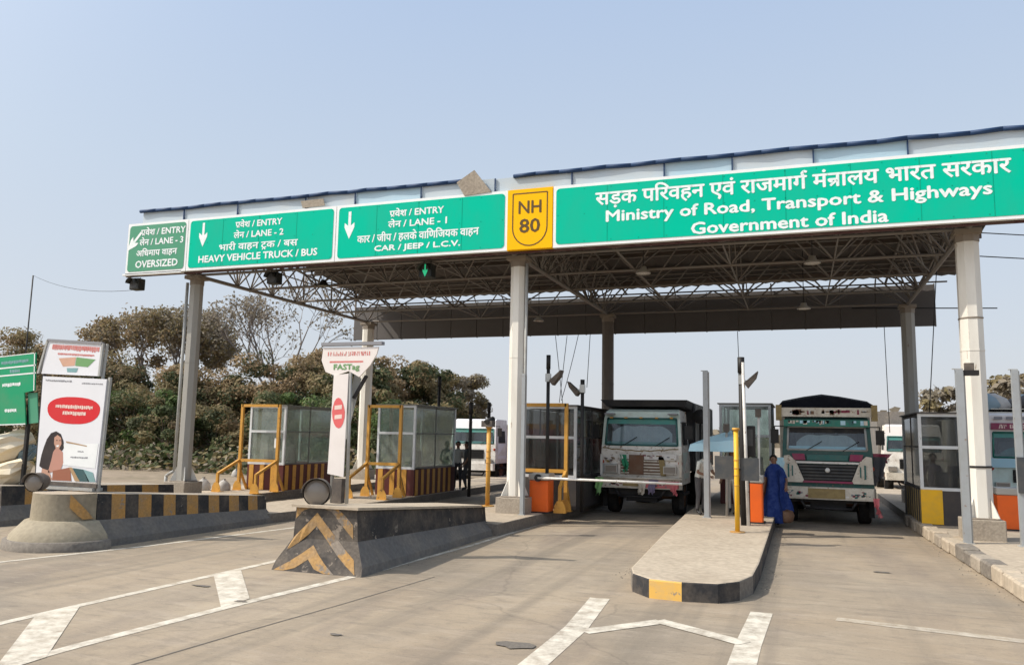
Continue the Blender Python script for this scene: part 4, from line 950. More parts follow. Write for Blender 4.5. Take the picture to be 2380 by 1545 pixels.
for A_, B_ in (((0, 0), (1, 0)), ((1, 0), (1, 1)), ((0, 0), (-.05, 1))):
    a, b = uv(*A_), uv(*B_); g.sq((a[0], Y, a[1]), (b[0], Y, b[1]), .045, 'print_grey' if A_ == (0, 0) and B_ == (1, 0) else 'pipe_grey')
a = uv(1.03, 0); b = uv(1.0, 3.0); g.sq((a[0], Y+.06, a[1]), (b[0], Y+.06, b[1]), .04, 'pipe_grey'); g.build('frame', o)
# red cloth strip hanging at the banner edge
P = [(a.x, a.z) for a in (ony(94, 925, 12.1), ony(108, 930, 12.1), ony(103, 1000, 12.1), ony(90, 1002, 12.1))][::-1]
g = MB(); g.plate(P, 12.1, .02, 'print_red'); g.bar((P[0][0]+.05, 12.14, 0.6), (P[0][0]+.05, 12.14, P[-1][1]+.4), .025, 'pipe_grey'); tag(g.build('red_cloth'), 'strip of red cloth tied between the green sign and tilted banner', 'cloth')

# green direction sign at the left edge
Y = 13.2
o = thing('direction_sign', (-18, Y, 0.6), 'torn green road sign with white print at the left edge', 'road sign')
corner = [(-50, 834), (83, 819), (83, 985), (-50, 990)]
g = MB(); g.plate([uv(0, 0), uv(0, 1), uv(.82, 1), uv(.80, .55), uv(.98, .53), uv(1, 0)], Y, .03, 'green_edge'); g.build('panel', o)
g = MB(); 
for v0, v1 in ((0, .012), (.165, .185), (.275, .295), (.985, 1.0)): shape(g, [(0, v0+.02*0), (1 if v0 < .9 else .82, v0), (1 if v0 < .9 else .82, v1), (0, v1)], 'sign_white', .003)
shape(g, [(.975, .0), (.99, .0), (.975, .53), (.96, .53)], 'sign_white', .003)
row(.40, .86, .08, .045, 'print_aqua', 21, .003); row(.55, .72, .21, .045, 'print_aqua', 22, .003); row(.42, .74, .40, .05, 'letter_white', 23, .003); row(.46, .66, .77, .045, 'letter_white', 24, .003); g.build('print', o)
g = MB(); P = [uv(.82, .55), uv(.98, .56), uv(1.0, .98), uv(.84, .99)][::-1]; g.plate(P, Y+.06, .02, 'green_dull'); g.build('torn_flap', o)
g = MB()
for u in (.3, .9): a = uv(u, 0); g.sq((a[0], Y+.12, 0.2), (a[0], Y+.12, a[1]), .07, 'black_metal')
g.build('support_frame', o)
# heap of tarpaulin sheets at the left edge: bulging sagging bundles
def bundle(name, pts, Y, r, m, label, seed):
    rd = random.Random(seed); g = MB(); n = 14
    C = [Vector(ony(px, py, Y)) for px, py in pts]; rings = []
    for k, c in enumerate(C):
        t = k/(len(C)-1); rr = r*(0.25+math.sin(math.pi*min(max(t*1.0, .04), .97))*0.85)
        rings.append([c+Vector((0, math.cos(2*math.pi*i/n)*rr*(1+rd.uniform(-.15, .15)), math.sin(2*math.pi*i/n)*rr*(1+rd.uniform(-.2, .2)))) for i in range(n)])
    vs = [p+Vector((rd.uniform(-.05, .05), rd.uniform(-.07, .07), rd.uniform(-.06, .06))) for q in rings for p in q]; fs = [(k*n+i, k*n+(i+1) % n, (k+1)*n+(i+1) % n, (k+1)*n+i) for k in range(len(C)-1) for i in range(n)]
    fs += [tuple(range(n)), tuple(range(len(vs)-n, len(vs)))]; g.add(vs, fs, m, False); ob = g.build(name); return tag(ob, label, 'tarpaulin', 'bundled tarpaulins at the left edge')
bundle('tarpaulin', [(-70, 1060), (-30, 1052), (10, 1042), (45, 1030), (68, 1020)], 13.6, .34, 'tarp_cream', 'cream tarpaulin bundle hanging upper left, under the torn green sign', 2)
bundle('tarpaulin', [(-70, 1140), (-30, 1122), (10, 1105), (45, 1092), (64, 1078)], 13.4, .30, 'tarp_cream', 'pale sagging tarpaulin bundle below the other, on the left barrier', 4)
bundle('tarpaulin', [(40, 1062), (55, 1055), (66, 1048), (76, 1040)], 13.8, .22, 'tarp_blue', 'bluish wet tarpaulin lump beside the cream bundle', 5)
# sacks and rubble near the left booth
rd = random.Random(8)
for k, (px, py, r, m, lb) in enumerate(((472, 1128, .22, 'sack_white', 'pale rubble sack at the foot of the left column'), (520, 1130, .20, 'sack_white', 'pale sack before the left yellow guard'), (548, 1100, .17, 'sack_white', 'upright white sack leaning by the left yellow guard'), (905, 1098, .20, 'sack_white', 'small pale sack behind the second yellow guard'))):
    c = onz(px, py, .25+r*.6); o = MB(); n = 12
    o.lathe((c.x, c.y, .22), [(r*.8, 0), (r, r*.4), (r*.9, r*1.0), (r*.5, r*1.5), (r*.15, r*1.75), (r*.2, r*1.9)], m, n)
    o.v = [(x+rd.uniform(-.02, .02), y+rd.uniform(-.02, .02), z+rd.uniform(-.015, .015)) for x, y, z in o.v]
    tag(o.build('sack'), lb, 'sack', 'sacks lying on the left islands')

# ================================================================== TRUCKS
def wheel(o, x, y, r, wd):
    g = MB(); s = 1 if wd > 0 else -1; wd = abs(wd)
    pr = [(r*.62, -wd/2), (r*.93, -wd/2), (r, -wd/2+.04), (r, wd/2-.04), (r*.93, wd/2), (r*.62, wd/2)]
    g.lathe((x, y, r), pr, 'rubber', 22, axis=(1, 0, 0)); w_ = g.build('wheel', o)
    g = MB(); g.lathe((x, y, r), [(0, -.05), (r*.25, -.05), (r*.3, 0), (r*.55, .02), (r*.62, wd/2-.01), (r*.62, -wd/2+.01), (0, -wd/2+.02)], 'truck_rust', 16, axis=(1, 0, 0)); g.build('rim', w_)
def loft(mb, secs, m, close=True, caps=True, smooth=False):
    """secs: list of (y, polygon [(x,z)])"""
    n = len(secs[0][1]); vs = [(x, y, z) for y, P in secs for x, z in P]; fs = []
    for k in range(len(secs)-1):
        for i in range(n if close else n-1): fs.append((k*n+i, k*n+(i+1) % n, (k+1)*n+(i+1) % n, (k+1)*n+i))
    if caps: fs += [tuple(range(n)), tuple(range(len(vs)-1, len(vs)-n-1, -1))]
    mb.add(vs, fs, m, smooth)
def cloth_strip(o, x, y, z, wd, ln, m, seed):
    rd = random.Random(seed); g = MB(); n = 7; k = 6; vs = []
    for j in range(k+1):
        t = j/k
        for i in range(n+1):
            u = i/n-.5
            vs.append((x+u*wd*(1-.45*t)+.04*math.sin(3*t+seed)+t*.05*rd.uniform(-1, 1), y-.03-.03*math.sin(u*9+seed)*(.4+t), z-ln*t*(1-.25*abs(math.sin(u*5+seed)))))
    g.add(vs, [(j*(n+1)+i, j*(n+1)+i+1, (j+1)*(n+1)+i+1, (j+1)*(n+1)+i) for j in range(k) for i in range(n)], m, True); return g.build('cloth_tassel', o)
def truck(cx, yf, W, label, style, yaw=0.0):
    """front faces -Y; cx centre, yf front bumper plane"""
    S = style; o = thing('truck', (cx, yf, 0), label, 'truck', 'trucks waiting at the toll lanes')
    hw = W/2; zr = S['roof']; cab, cab2 = S['cab'], S['cab2']
    zf = S['floor']; zw0, zw1 = S['ws']; yd = 1.9
    X = lambda u: cx+u*hw
    c = MB()
    # lower cab shell with gently leaning front: front face split around the windscreen opening
    def fy(z): return yf+0.22+max(0, z-1.5)*0.14
    def prof(z, ins=0): k = 1.0-(max(0, z-1.6)*0.055); return k*hw-ins
    zs = [zf, 1.05, 1.45, zw0-.03]
    for a, b in zip(zs[:-1], zs[1:]): c.add([(cx-prof(a), fy(a), a), (cx+prof(a), fy(a), a), (cx+prof(b), fy(b), b), (cx-prof(b), fy(b), b)], [(0, 1, 2, 3)], cab)
    ip = S.get('pillar', .10)
    for s in (-1, 1):
        c.add([(cx+s*prof(zw0), fy(zw0-.03), zw0-.03), (cx+s*(prof(zw0)-ip), fy(zw0), zw0-.03), (cx+s*(prof(zw1)-ip), fy(zw1), zw1+.03), (cx+s*prof(zw1), fy(zw1), zw1+.03)], [(0, 1, 2, 3) if s < 0 else (3, 2, 1, 0)], cab2)
    c.add([(cx-prof(zw1), fy(zw1), zw1+.02), (cx+prof(zw1), fy(zw1), zw1+.02), (cx+prof(zr)*.98, fy(zr)+.05, zr-.05), (cx-prof(zr)*.98, fy(zr)+.05, zr-.05)], [(0, 1, 2, 3)], cab2)
    c.add([(cx-prof(zr)*.98, fy(zr)+.05, zr-.05), (cx+prof(zr)*.98, fy(zr)+.05, zr-.05), (cx+prof(zr)*.94, fy(zr)+.3, zr+.02), (cx-prof(zr)*.94, fy(zr)+.3, zr+.02)], [(0, 1, 2, 3)], cab2)
    c.add([(cx-prof(zr)*.94, fy(zr)+.3, zr+.02), (cx+prof(zr)*.94, fy(zr)+.3, zr+.02), (cx+prof(zr)*.94, yf+yd, zr), (cx-prof(zr)*.94, yf+yd, zr)], [(0, 1, 2, 3)], cab2)
    for s in (-1, 1):
        P = [(cx+s*prof(z), fy(z), z) for z in (zf, 1.05, 1.45, zw0, zw1)]+[(cx+s*prof(zr)*.98, fy(zr)+.05, zr-.05), (cx+s*prof(zr)*.94, fy(zr)+.3, zr+.02), (cx+s*prof(zr)*.94, yf+yd, zr), (cx+s*hw, yf+yd, 1.5), (cx+s*hw, yf+yd, zf)]
        c.add(P, [tuple(range(len(P))) if s > 0 else tuple(range(len(P)-1, -1, -1))], cab)
    c.add([(cx-hw, yf+yd, zf), (cx+hw, yf+yd, zf), (cx+hw*.9, yf+yd, zr), (cx-hw*.9, yf+yd, zr)], [(3, 2, 1, 0)], cab)
    c.build('cab', o)
    for s in (-1, 1):      # side window and door line
        d = MB(); x = cx+s*(hw+.004); d.add([(x, yf+.55, 1.0), (x, yf+1.6, 1.0), (x-s*.02, yf+1.6, 1.7), (x-s*.02, yf+.55, 1.7)], [(0, 1, 2, 3)], cab2); d.build('door', o)
        d = MB(); d.add([(cx+s*(prof(zw0)+.006), yf+.65, zw0), (cx+s*(prof(zw0)+.006), yf+1.5, zw0), (cx+s*(prof(zw1)+.006), yf+1.5, zw1-.05), (cx+s*(prof(zw1)+.006), yf+.75, zw1-.05)], [(0, 1, 2, 3)], 'cab_inside'); d.build('side_window', o)
    # windscreen: dark cabin behind, pale curtain, dusty glass, rubber seal
    i_ = MB(); xa, xb = prof(zw0)-ip, prof(zw1)-ip
    i_.add([(cx-xa, fy(zw0)+.75, zw0-.1), (cx+xa, fy(zw0)+.75, zw0-.1), (cx+xb, fy(zw1)+.7, zw1+.1), (cx-xb, fy(zw1)+.7, zw1+.1)], [(0, 1, 2, 3)], 'cab_inside')
    for s in (-1, 1): i_.box((cx+s*hw*.48-.22, fy(zw0)+.45, zw0-.1), (cx+s*hw*.48+.22, fy(zw0)+.6, zw0+.42), 'trouser_grey')
    i_.build('cabin_seats', o)
    if S.get('curtain'):
        q = MB(); z0, z1 = S['curtain']; n = 24; vs = []
        for j in range(2):
            for i in range(n+1):
                u = -1+2*i/n; z = zw0+.04 if j == 0 else z1-.20*abs(u)**6-.012*math.sin(i*.9)
                vs.append((cx+u*(xa-S.get('cin', .16)), fy(z)+.10+.02*math.sin(i*2.1), max(z, z0) if j == 0 else z))
        q.add(vs, [(i, i+1, n+2+i, n+1+i) for i in range(n)], S.get('cm', 'cab_curtain'), True); q.build('sun_curtain', o)
    q = MB(); q.box((cx-xa, fy(zw0)+.05, zw0-.02), (cx+xa, fy(zw0)+.40, zw0+.07), S.get('dash', 'cab_teal')); q.build('dashboard', o)
    gl = MB(); gl.add([(cx-xa, fy(zw0)+.015, zw0-.02), (cx+xa, fy(zw0)+.015, zw0-.02), (cx+xb, fy(zw1)+.015, zw1+.02), (cx-xb, fy(zw1)+.015, zw1+.02)], [(0, 1, 2, 3)], 'windscreen'); gl.build('windscreen', o)
    sb = MB(); zq = zw1-.13; xq = prof(zq)-ip-.01; sb.add([(cx-xq, fy(zq)+.008, zq), (cx+xq, fy(zq)+.008, zq), (cx+xb-.01, fy(zw1)+.008, zw1), (cx-xb+.01, fy(zw1)+.008, zw1)], [(0, 1, 2, 3)], S.get('strip', 'cab_teal')); sb.build('sun_strip', o)
    r_ = MB(); cs = [(cx-xa, fy(zw0), zw0-.02), (cx+xa, fy(zw0), zw0-.02), (cx+xb, fy(zw1), zw1+.02), (cx-xb, fy(zw1), zw1+.02)]
    for a, b in zip(cs, cs[1:]+cs[:1]): r_.bar(a, b, .028, S.get('seal', 'truck_teal'), 6)
    r_.build('windscreen_seal', o)
    for s in (-.45, .35):
        w_ = MB(); w_.bar((cx+s*hw, fy(zw0)-.02, zw0-.04), (cx+s*hw+.38, fy(zw0+.22)-.02, zw0+.2), .012, 'black_metal'); w_.build('wiper', o)
    # grille and nose fittings
    g = MB(); z0, z1 = S['grille']; tw = S.get('gw', (.50, .50))
    y0 = yf+.20
    g.add([(X(-tw[0]), y0, z0), (X(tw[0]), y0, z0), (X(tw[1]), y0+.015, z1), (X(-tw[1]), y0+.015, z1)], [(0, 1, 2, 3)], S.get('gm', 'truck_black'))
    n = S.get('bars', 5)
    for i in range(n):
        z = z0+(z1-z0)*(i+.5)/n; k = tw[0]+(tw[1]-tw[0])*(i+.5)/n; g.box((X(-k)+.02, y0-.03, z-.018), (X(k)-.02, y0+.02, z+.018), S.get('gb', 'black_metal'))
    g.build('grille', o)
    for nm, P, m in S.get('plates', []):
        q = MB(); PP = [(X(u), z) for u, z in P]; q.plate(PP, yf+.155, .05, m); q.build(nm, o)
    for s in (-1, 1):
        h = MB(); hz = S['lampz']; hx = cx+s*hw*S.get('lampx', .74); lw = .17
        h.box((hx-lw, yf+.10, hz-.10), (hx+lw, yf+.20, hz+.10), 'chrome_dull'); h.box((hx-lw+.02, yf+.085, hz-.08), (hx+lw-.02, yf+.10, hz+.08), 'lamp_lens'); h.build('headlight', o)
        h = MB(); h.lathe((cx+s*hw*.96, fy(1.45)-.02, 1.42), [(0, .04), (.05, .03), (.06, 0)], 'truck_red', 10, axis=(0, -1, 0)); h.build('indicator', o)
    bz0, bz1 = S['bumper']
    b = MB(); secs = [(cx-hw*1.02, yf+.12), (cx-hw*.97, yf), (cx+hw*.97, yf), (cx+hw*1.02, yf+.12)]
    for k, (a, c2) in enumerate(zip(secs[:-1], secs[1:])):
        b.add([(a[0], a[1], bz0), (c2[0], c2[1], bz0), (c2[0], c2[1], bz1), (a[0], a[1], bz1)], [(0, 1, 2, 3)], S['bm'])
    b.add([(p[0], p[1], bz1) for p in secs]+[(cx+hw*1.02, yf+.3, bz1), (cx-hw*1.02, yf+.3, bz1)], [(0, 1, 2, 3, 4, 5)], S['bm'])
    b.add([(p[0], p[1], bz0) for p in secs]+[(cx+hw*1.02, yf+.3, bz0), (cx-hw*1.02, yf+.3, bz0)], [(5, 4, 3, 2, 1, 0)], S['bm'])
    if S.get('bar'): b.bar((cx-hw*1.02, yf-.02, bz1+.03), (cx+hw*1.02, yf-.02, bz1+.03), .03, 'truck_cream', 8)
    b.build('bumper', o)
    for nm, u0, u1, m in S.get('bpanels', []):
        q = MB(); q.box((X(u0), yf-.02, bz0+.03), (X(u1), yf-.002, bz1-.03), m)
        if nm == 'painted_panel':
            rd = random.Random(int(100*abs(u0)))
            for _ in range(16):
                xx = rd.uniform(X(u0)+.03, X(u1)-.1); zz = rd.uniform(bz0+.05, bz1-.1); q.box((xx, yf-.024, zz), (xx+rd.uniform(.03, .08), yf-.0205, zz+rd.uniform(.015, .05)), rd.choice(['truck_maroon', 'print_grey', 'truck_teal', 'boom_white']))
        q.build(nm, o)
    u = MB(); u.box((cx-.42, yf+.35, .38), (cx+.42, yf+6.0, .95), 'truck_black'); u.bar((cx-hw*.95, yf+1.15, .5), (cx+hw*.95, yf+1.15, .5), .09, 'truck_rust', 8); u.box((cx-hw*.8, yf+.25, .55), (cx+hw*.8, yf+.4, bz0), 'truck_black'); u.build('chassis', o)
    u = MB(); pts = [(cx-hw*.62, yf+.1, bz0), (cx-hw*.5, yf+.08, bz0-.22), (cx+hw*.5, yf+.08, bz0-.22), (cx+hw*.62, yf+.1, bz0)]; u.tube(pts, .035, 'truck_black'); u.build('underrun_bar', o)
    for s in (-1, 1):
        wheel(o, cx+s*(hw-.20), yf+1.15, .50, .30*s)
        for yy in (5.0, 6.3): wheel(o, cx+s*(hw-.28), yf+yy, .50, .5*s)
        m_ = MB(); mx_ = cx+s*(hw+.17); zz = S.get('mirz', zw1-.05)
        m_.bar((cx+s*hw*.93, fy(zw1)+.05, zz+.2), (mx_, fy(zw1)-.05, zz+.2), .015, 'black_metal'); m_.bar((mx_, fy(zw1)-.05, zz+.2), (mx_, fy(zw1)-.05, zz-.25), .015, 'black_metal')
        m_.box((mx_-.10, fy(zw1)-.09, zz-.24), (mx_+.10, fy(zw1)-.04, zz+.12), 'black_metal'); m_.build('mirror', o)
        fl = MB(); fl.box((cx+s*hw-(.12 if s > 0 else 0), yf+.6, .55), (cx+s*hw+(.12 if s < 0 else 0), yf+1.75, .62), 'truck_black'); fl.box((cx+s*(hw-.06)-.06, yf+.5, .2), (cx+s*(hw-.06)+.06, yf+.54, .62), 'rubber'); fl.build('mudguard', o)
    # load body
    k = S['load']; bw = hw*S.get('bw', 1.06); ye = yf+S.get('len', 7.2); zt = S['top']; ov = S.get('over', 0)
    if k == 'tipper':
        t = MB(); yb = yf+yd+.12
        t.box((cx-bw, yb, 1.15), (cx-bw+.06, ye, zt), 'truck_black'); t.box((cx+bw-.06, yb, 1.15), (cx+bw, ye, zt), 'truck_black'); t.box((cx-bw+.06, yb, 1.15), (cx+bw-.06, yb+.06, zt), 'truck_black'); t.box((cx-bw+.06, ye-.06, 1.15), (cx+bw-.06, ye, zt), 'truck_black'); t.box((cx-bw+.06, yb+.06, 1.15), (cx+bw-.06, ye-.06, 1.25), 'truck_black')
        t.build('tipper_body', o)
        for s in (-1, 1):
            for i in range(9):
                yy = yb+.35+i*.55; rb = MB(); rb.box((cx+s*bw-.03*(s < 0)-.0, yy, 1.2), (cx+s*bw+.05*(s > 0)-.02*(s < 0), yy+.08, zt-.03), 'pipe_grey'); rb.build('side_rib', o)
        v = MB(); v.add([(cx-bw, yf+ov, zt+.02), (cx+bw, yf+ov, zt+.02), (cx+bw, yb+.05, zt), (cx-bw, yb+.05, zt), (cx-bw*.86, yf+ov+.04, zt-.16), (cx+bw*.96, yf+ov+.04, zt-.16), (cx+bw*.96, yb, zr+.04), (cx-bw*.86, yb, zr+.04)], [(3, 2, 1, 0), (0, 1, 5, 4), (4, 5, 6, 7), (1, 2, 6, 5), (3, 0, 4, 7)], 'truck_black'); v.build('cab_visor', o)
    else:
        t = MB(); yb = yf+yd+.1
        t.box((cx-bw, yb, 1.05), (cx+bw, yb+.06, zt-.35), S.get('bodym', 'truck_cream'))
        for s in (-1, 1): t.box((cx+s*bw-.03, yb+.06, 1.05), (cx+s*bw+.03, ye, zt-.35), S.get('bodym', 'truck_cream'))
        t.box((cx-bw+.03, ye-.06, 1.05), (cx+bw-.03, ye, zt-.35), S.get('bodym', 'truck_cream')); t.box((cx-bw+.03, yb+.06, 1.05), (cx+bw-.03, ye-.06, 1.12), S.get('bodym', 'truck_cream')); t.build('load_body', o)
        if k == 'tarp':
            q = MB(); pk = S.get('peak', .25); secs = []
            for i in range(9):
                y = yf+.75+(ye-yf-.75)*i/8; dz = .03*math.sin(i*2.2); ff = 0 if i else -.06
                xs_ = [(-1.0, zt-.42), (-1.01, zt-.13), (-.94, zt-.06), (-.45, zt+pk*.45), (-.05, zt+pk), (.35, zt+pk*.5), (.95, zt-.07), (1.01, zt-.11), (1.0, zt-.42)]
                secs.append((y, [(cx+a*bw, z+dz*(z > zt-.1)+ff) for a, z in xs_]))
            loft(q, secs, 'tarp_black', close=False, caps=True); q.build('tarpaulin', o)
        if k == 'sacks':
            rd = random.Random(4)
            for i in range(9):
                q = MB(); q.lathe((cx+rd.uniform(-.8, .8)*bw, yb+.4+rd.uniform(0, 2), zt-.35), [(.42, -.1), (.55, .1), (.42, .32), (.12, .42+rd.uniform(0, .15)), (0, .44)], rd.choice(['sack_white', 'tarp_blue', 'trouser_grey']), 9); q.build('load_sack', o)
    return o
t1 = truck(-4.08, 21.6, 2.20, 'white tipper truck with black load visor and pale cab waiting behind the white boom arm', dict(
    roof=2.84, floor=.85, ws=(1.90, 2.58), cab='truck_white', cab2='truck_mint', grille=(1.10, 1.50), gw=(.50, .50), gm='truck_rust', bars=5, gb='truck_cream', lampz=1.24, lampx=.72,
    bumper=(.74, .98), bm='truck_cream', bar=True, curtain=(1.95, 2.40), load='tipper', top=3.10, over=.55, bw=1.09, len=7.0, seal='truck_teal', dash='cab_teal',
    plates=[('nose_panel', [(-.97, 1.02), (-.97, 1.06), (.97, 1.06), (.97, 1.02)], 'truck_cream'), ('nose_panel', [(.10, 1.50), (.10, 1.66), (.88, 1.66), (.88, 1.50)], 'boom_white'), ('nose_panel', [(-.28, 1.10), (-.28, 1.62), (.08, 1.62), (.08, 1.10)], 'truck_rust'), ('nose_panel', [(-.93, 1.10), (-.93, 1.36), (-.56, 1.36), (-.56, 1.10)], 'pipe_grey'), ('nose_panel', [(.93, 1.06), (.93, 1.62), (1.0, 1.66), (1.0, 1.06)], 'truck_cream'), ('nose_panel', [(-1.0, 1.06), (-1.0, 1.62), (-.94, 1.62), (-.94, 1.06)], 'boom_white'), ('nose_panel', [(.62, 1.08), (.58, 1.55), (.48, 1.62), (.44, 1.55), (.50, 1.08)], 'truck_brass')],
    bpanels=[('painted_panel', -.80, -.20, 'truck_cream'), ('painted_panel', .12, .95, 'cloth_pink')], mirz=2.3))
cloth_strip(t1, -5.18, 21.55, 1.0, .22, .52, 'cloth_green', 1); cloth_strip(t1, -3.72, 21.55, .98, .26, .42, 'cloth_purple', 2); cloth_strip(t1, -3.12, 21.55, .95, .22, .40, 'cloth_pink', 3); cloth_strip(t1, -4.03, 21.56, .92, .22, .36, 'truck_cream', 7); cloth_strip(t1, -4.50, 21.74, 1.62, .18, .5, 'cloth_emerald', 5); cloth_strip(t1, -4.62, 21.74, 1.62, .12, .18, 'boom_white', 6)
t2 = truck(.62, 21.8, 2.16, 'dark green truck with a peaked black tarpaulin over its load in the right lane', dict(
    roof=2.72, floor=.85, ws=(1.88, 2.42), pillar=.12, cab='truck_green', cab2='truck_green', grille=(1.10, 1.50), gw=(.52, .66), gm='truck_black', bars=5, gb='dark_panel', lampz=.80, lampx=.70,
    bumper=(.64, .94), bm='truck_cream', strip='cab_inside', cin=.22, curtain=(1.92, 2.24), load='tarp', top=3.20, peak=.12, bw=1.05, len=7.5, seal='pipe_grey', dash='umbrella_blue', mirz=2.25,
    plates=[('side_panel', [(-.98, 1.04), (-.96, 1.70), (-.84, 1.72), (-.70, 1.58), (-.52, 1.10), (-.56, 1.04)], 'truck_cream'), ('side_panel', [(.56, 1.04), (.52, 1.10), (.70, 1.58), (.84, 1.72), (.96, 1.70), (.98, 1.04)], 'truck_cream'),
            ('chrome_strip', [(-.70, 1.52), (-.70, 1.57), (.70, 1.57), (.70, 1.52)], 'boom_white'), ('grille_strip', [(-.54, 1.04), (-.54, 1.09), (.54, 1.09), (.54, 1.04)], 'truck_magenta'), ('red_panel', [(-.74, 1.60), (-.78, 1.76), (-.50, 1.76), (-.48, 1.60)], 'truck_magenta'), ('red_panel', [(.48, 1.60), (.50, 1.76), (.78, 1.76), (.74, 1.60)], 'truck_magenta'), ('jade_panel', [(-.44, 1.60), (-.46, 1.74), (.46, 1.74), (.44, 1.60)], 'truck_teal')],
    bpanels=[('painted_panel', -.96, -.50, 'truck_cream'), ('number_plate', -.44, .36, 'truck_brass'), ('painted_panel', .44, .95, 'truck_cream')]))
g = MB(); g.lathe((.62, 21.92, 1.36), [(0, .03), (.045, .025), (.06, 0)], 'boom_white', 12, axis=(0, -1, 0)); g.build('badge', t2)
g = MB(); g.plate([(-.40, 2.45), (-.40, 2.62), (1.64, 2.62), (1.64, 2.45)], 22.02, .10, 'truck_jade'); rd = random.Random(9)
for i in range(26): x = rd.uniform(-.3, 1.5); g.box((x, 22.012, rd.uniform(2.48, 2.57)), (x+rd.uniform(.03, .12), 22.019, 2.6), rd.choice(['truck_cream', 'truck_teal', 'umbrella_blue']))
g.build('visor_board', t2)
g = MB(); g.plate([(-.46, 2.70), (-.46, 2.93), (1.70, 2.93), (1.70, 2.70)], 22.10, .12, 'truck_cream')
for i in range(30): x = rd.uniform(-.3, 1.5); g.box((x, 22.092, rd.uniform(2.74, 2.82)), (x+rd.uniform(.03, .14), 22.099, rd.uniform(2.84, 2.89)), rd.choice(['truck_maroon', 'truck_rust', 'boom_white']))
for s in (-.52, 1.76): g.box((s-.07, 22.05, 2.6), (s+.07, 22.25, 3.0), 'truck_brass')
g.build('head_board', t2)
g = MB(); g.box((-4.52, 21.565, .80), (-3.98, 21.60, .94), 'truck_brass'); g.build('number_plate', t1)
g = MB()
for sgn in (-1, 1):
    g.box((-4.08+sgn*.86-.12, 21.72, 2.70), (-4.08+sgn*.86+.12, 22.02, 2.74), 'print_grey')
for x in (-4.9, -4.5, -4.08, -3.66, -3.26): g.box((x-.035, 21.84, 2.60), (x+.035, 22.0, 2.635), 'steel_yellow')
g.build('marker_lamp', t1)
rd = random.Random(15)
for (xa, xb, za, zb_) in ((-4.02, -3.14, 1.52, 1.64), (-5.08, -4.72, 1.40, 1.60)):
    g = MB()
    for i in range(12): x = rd.uniform(xa, xb-.1); z = rd.uniform(za, zb_-.04); g.box((x, 21.75, z), (x+rd.uniform(.04, .10), 21.754, z+rd.uniform(.015, .04)), rd.choice(['truck_rust', 'truck_brass', 'truck_maroon', 'print_grey']))
    g.build('painted_trim', t1)
g = MB(); pts = [(-5.1+2.05*i/16, 21.70-.03*math.sin(i*.9), 1.80-.07*math.sin(math.pi*i/16)+.012*math.sin(i*2.3)) for i in range(17)]; g.tube(pts, .016, 'truck_brass', 5); g.build('garland', t1)
for sgn in (-1, 1):
    g = MB(); g.box((.62+sgn*.90-.05, 21.93, 1.16), (.62+sgn*.90-.01, 21.955, 1.5), 'truck_teal'); g.box((.62+sgn*.80-.05, 21.93, 1.2), (.62+sgn*.80-.02, 21.955, 1.46), 'truck_teal'); g.build('painted_trim', t2)
g = MB()
for i in range(10): x = -.3+i*.185; g.box((x, 21.79, .70), (x+.10, 21.797, .74), rd.choice(['truck_maroon', 'truck_jade', 'boom_white']))
g.build('painted_trim', t2)
cloth_strip(t2, 1.74, 21.8, .72, .14, .5, 'cloth_pink', 4); cloth_strip(t2, 1.80, 22.0, 1.72, .30, .75, 'shirt_dark', 8); cloth_strip(t2, 1.86, 22.1, 1.80, .5, .3, 'truck_maroon', 9); cloth_strip(t2, -.50, 22.0, 1.65, .30, .5, 'umbrella_blue', 10)
t3 = truck(6.05, 25.6, 2.2, 'white truck with magenta forehead and green pillars at the right edge, loaded with sacks', dict(
    roof=2.95, floor=.85, ws=(1.75, 2.40), cab='truck_mint', cab2='banner_cream', grille=(1.05, 1.4), gm='truck_black', lampz=.95, bumper=(.6, .85), bm='boom_white', load='sacks', top=3.5, bw=1.08, seal='truck_jade', dash='truck_teal', curtain=(1.8, 2.0), cm='truck_teal',
    plates=[('jade_panel', [(-.98, 1.45), (-.98, 1.70), (.98, 1.70), (.98, 1.45)], 'umbrella_blue')]))
g = MB(); g.plate([(5.05, 2.50), (5.05, 2.68), (7.05, 2.68), (7.05, 2.50)], 25.88, .06, 'truck_magenta'); scribble(g, 5.2, 6.9, 2.53, .11, 25.876, 'print_pale', 31); g.build('name_board', t3)
g = MB()
for u in (5.15, 5.45, 5.8, 6.2): g.box((u, 25.95, 2.78), (u+.2, 26.0, 2.86), 'print_grey')
g.build('roof_vent', t3)
g = MB(); g.box((4.9, 27.6, 3.05), (7.2, 27.7, 3.12), 'truck_black'); g.build('head_rail', t3)
t4 = truck(4.35, 36.5, 2.2, 'pale truck with teal windscreen band waiting behind the dark green truck', dict(roof=2.8, floor=.85, ws=(1.75, 2.3), cab='truck_white', cab2='banner_cream', grille=(1.0, 1.4), lampz=1.0, bumper=(.55, .85), bm='truck_cream', load='body', top=3.75, bodym='barrier_grey', bw=1.04))
t5 = truck(-13.9, 33.5, 2.2, 'white truck seen far left between the second booth and black pole', dict(roof=2.75, floor=.8, ws=(1.7, 2.3), cab='boom_white', cab2='banner_white', grille=(1.0, 1.4), lampz=.9, bumper=(.5, .8), bm='boom_white', load='body', top=2.9, bodym='boom_white'))
t6 = truck(-12.0, 36.0, 2.2, 'red truck with orange board seen behind the yellow post left of the centre column', dict(roof=2.35, floor=.8, ws=(1.5, 2.0), cab='truck_red', cab2='truck_maroon', grille=(1.0, 1.3), lampz=.9, bumper=(.5, .8), bm='pipe_grey', load='body', top=3.0, bodym='steel_yellow'))
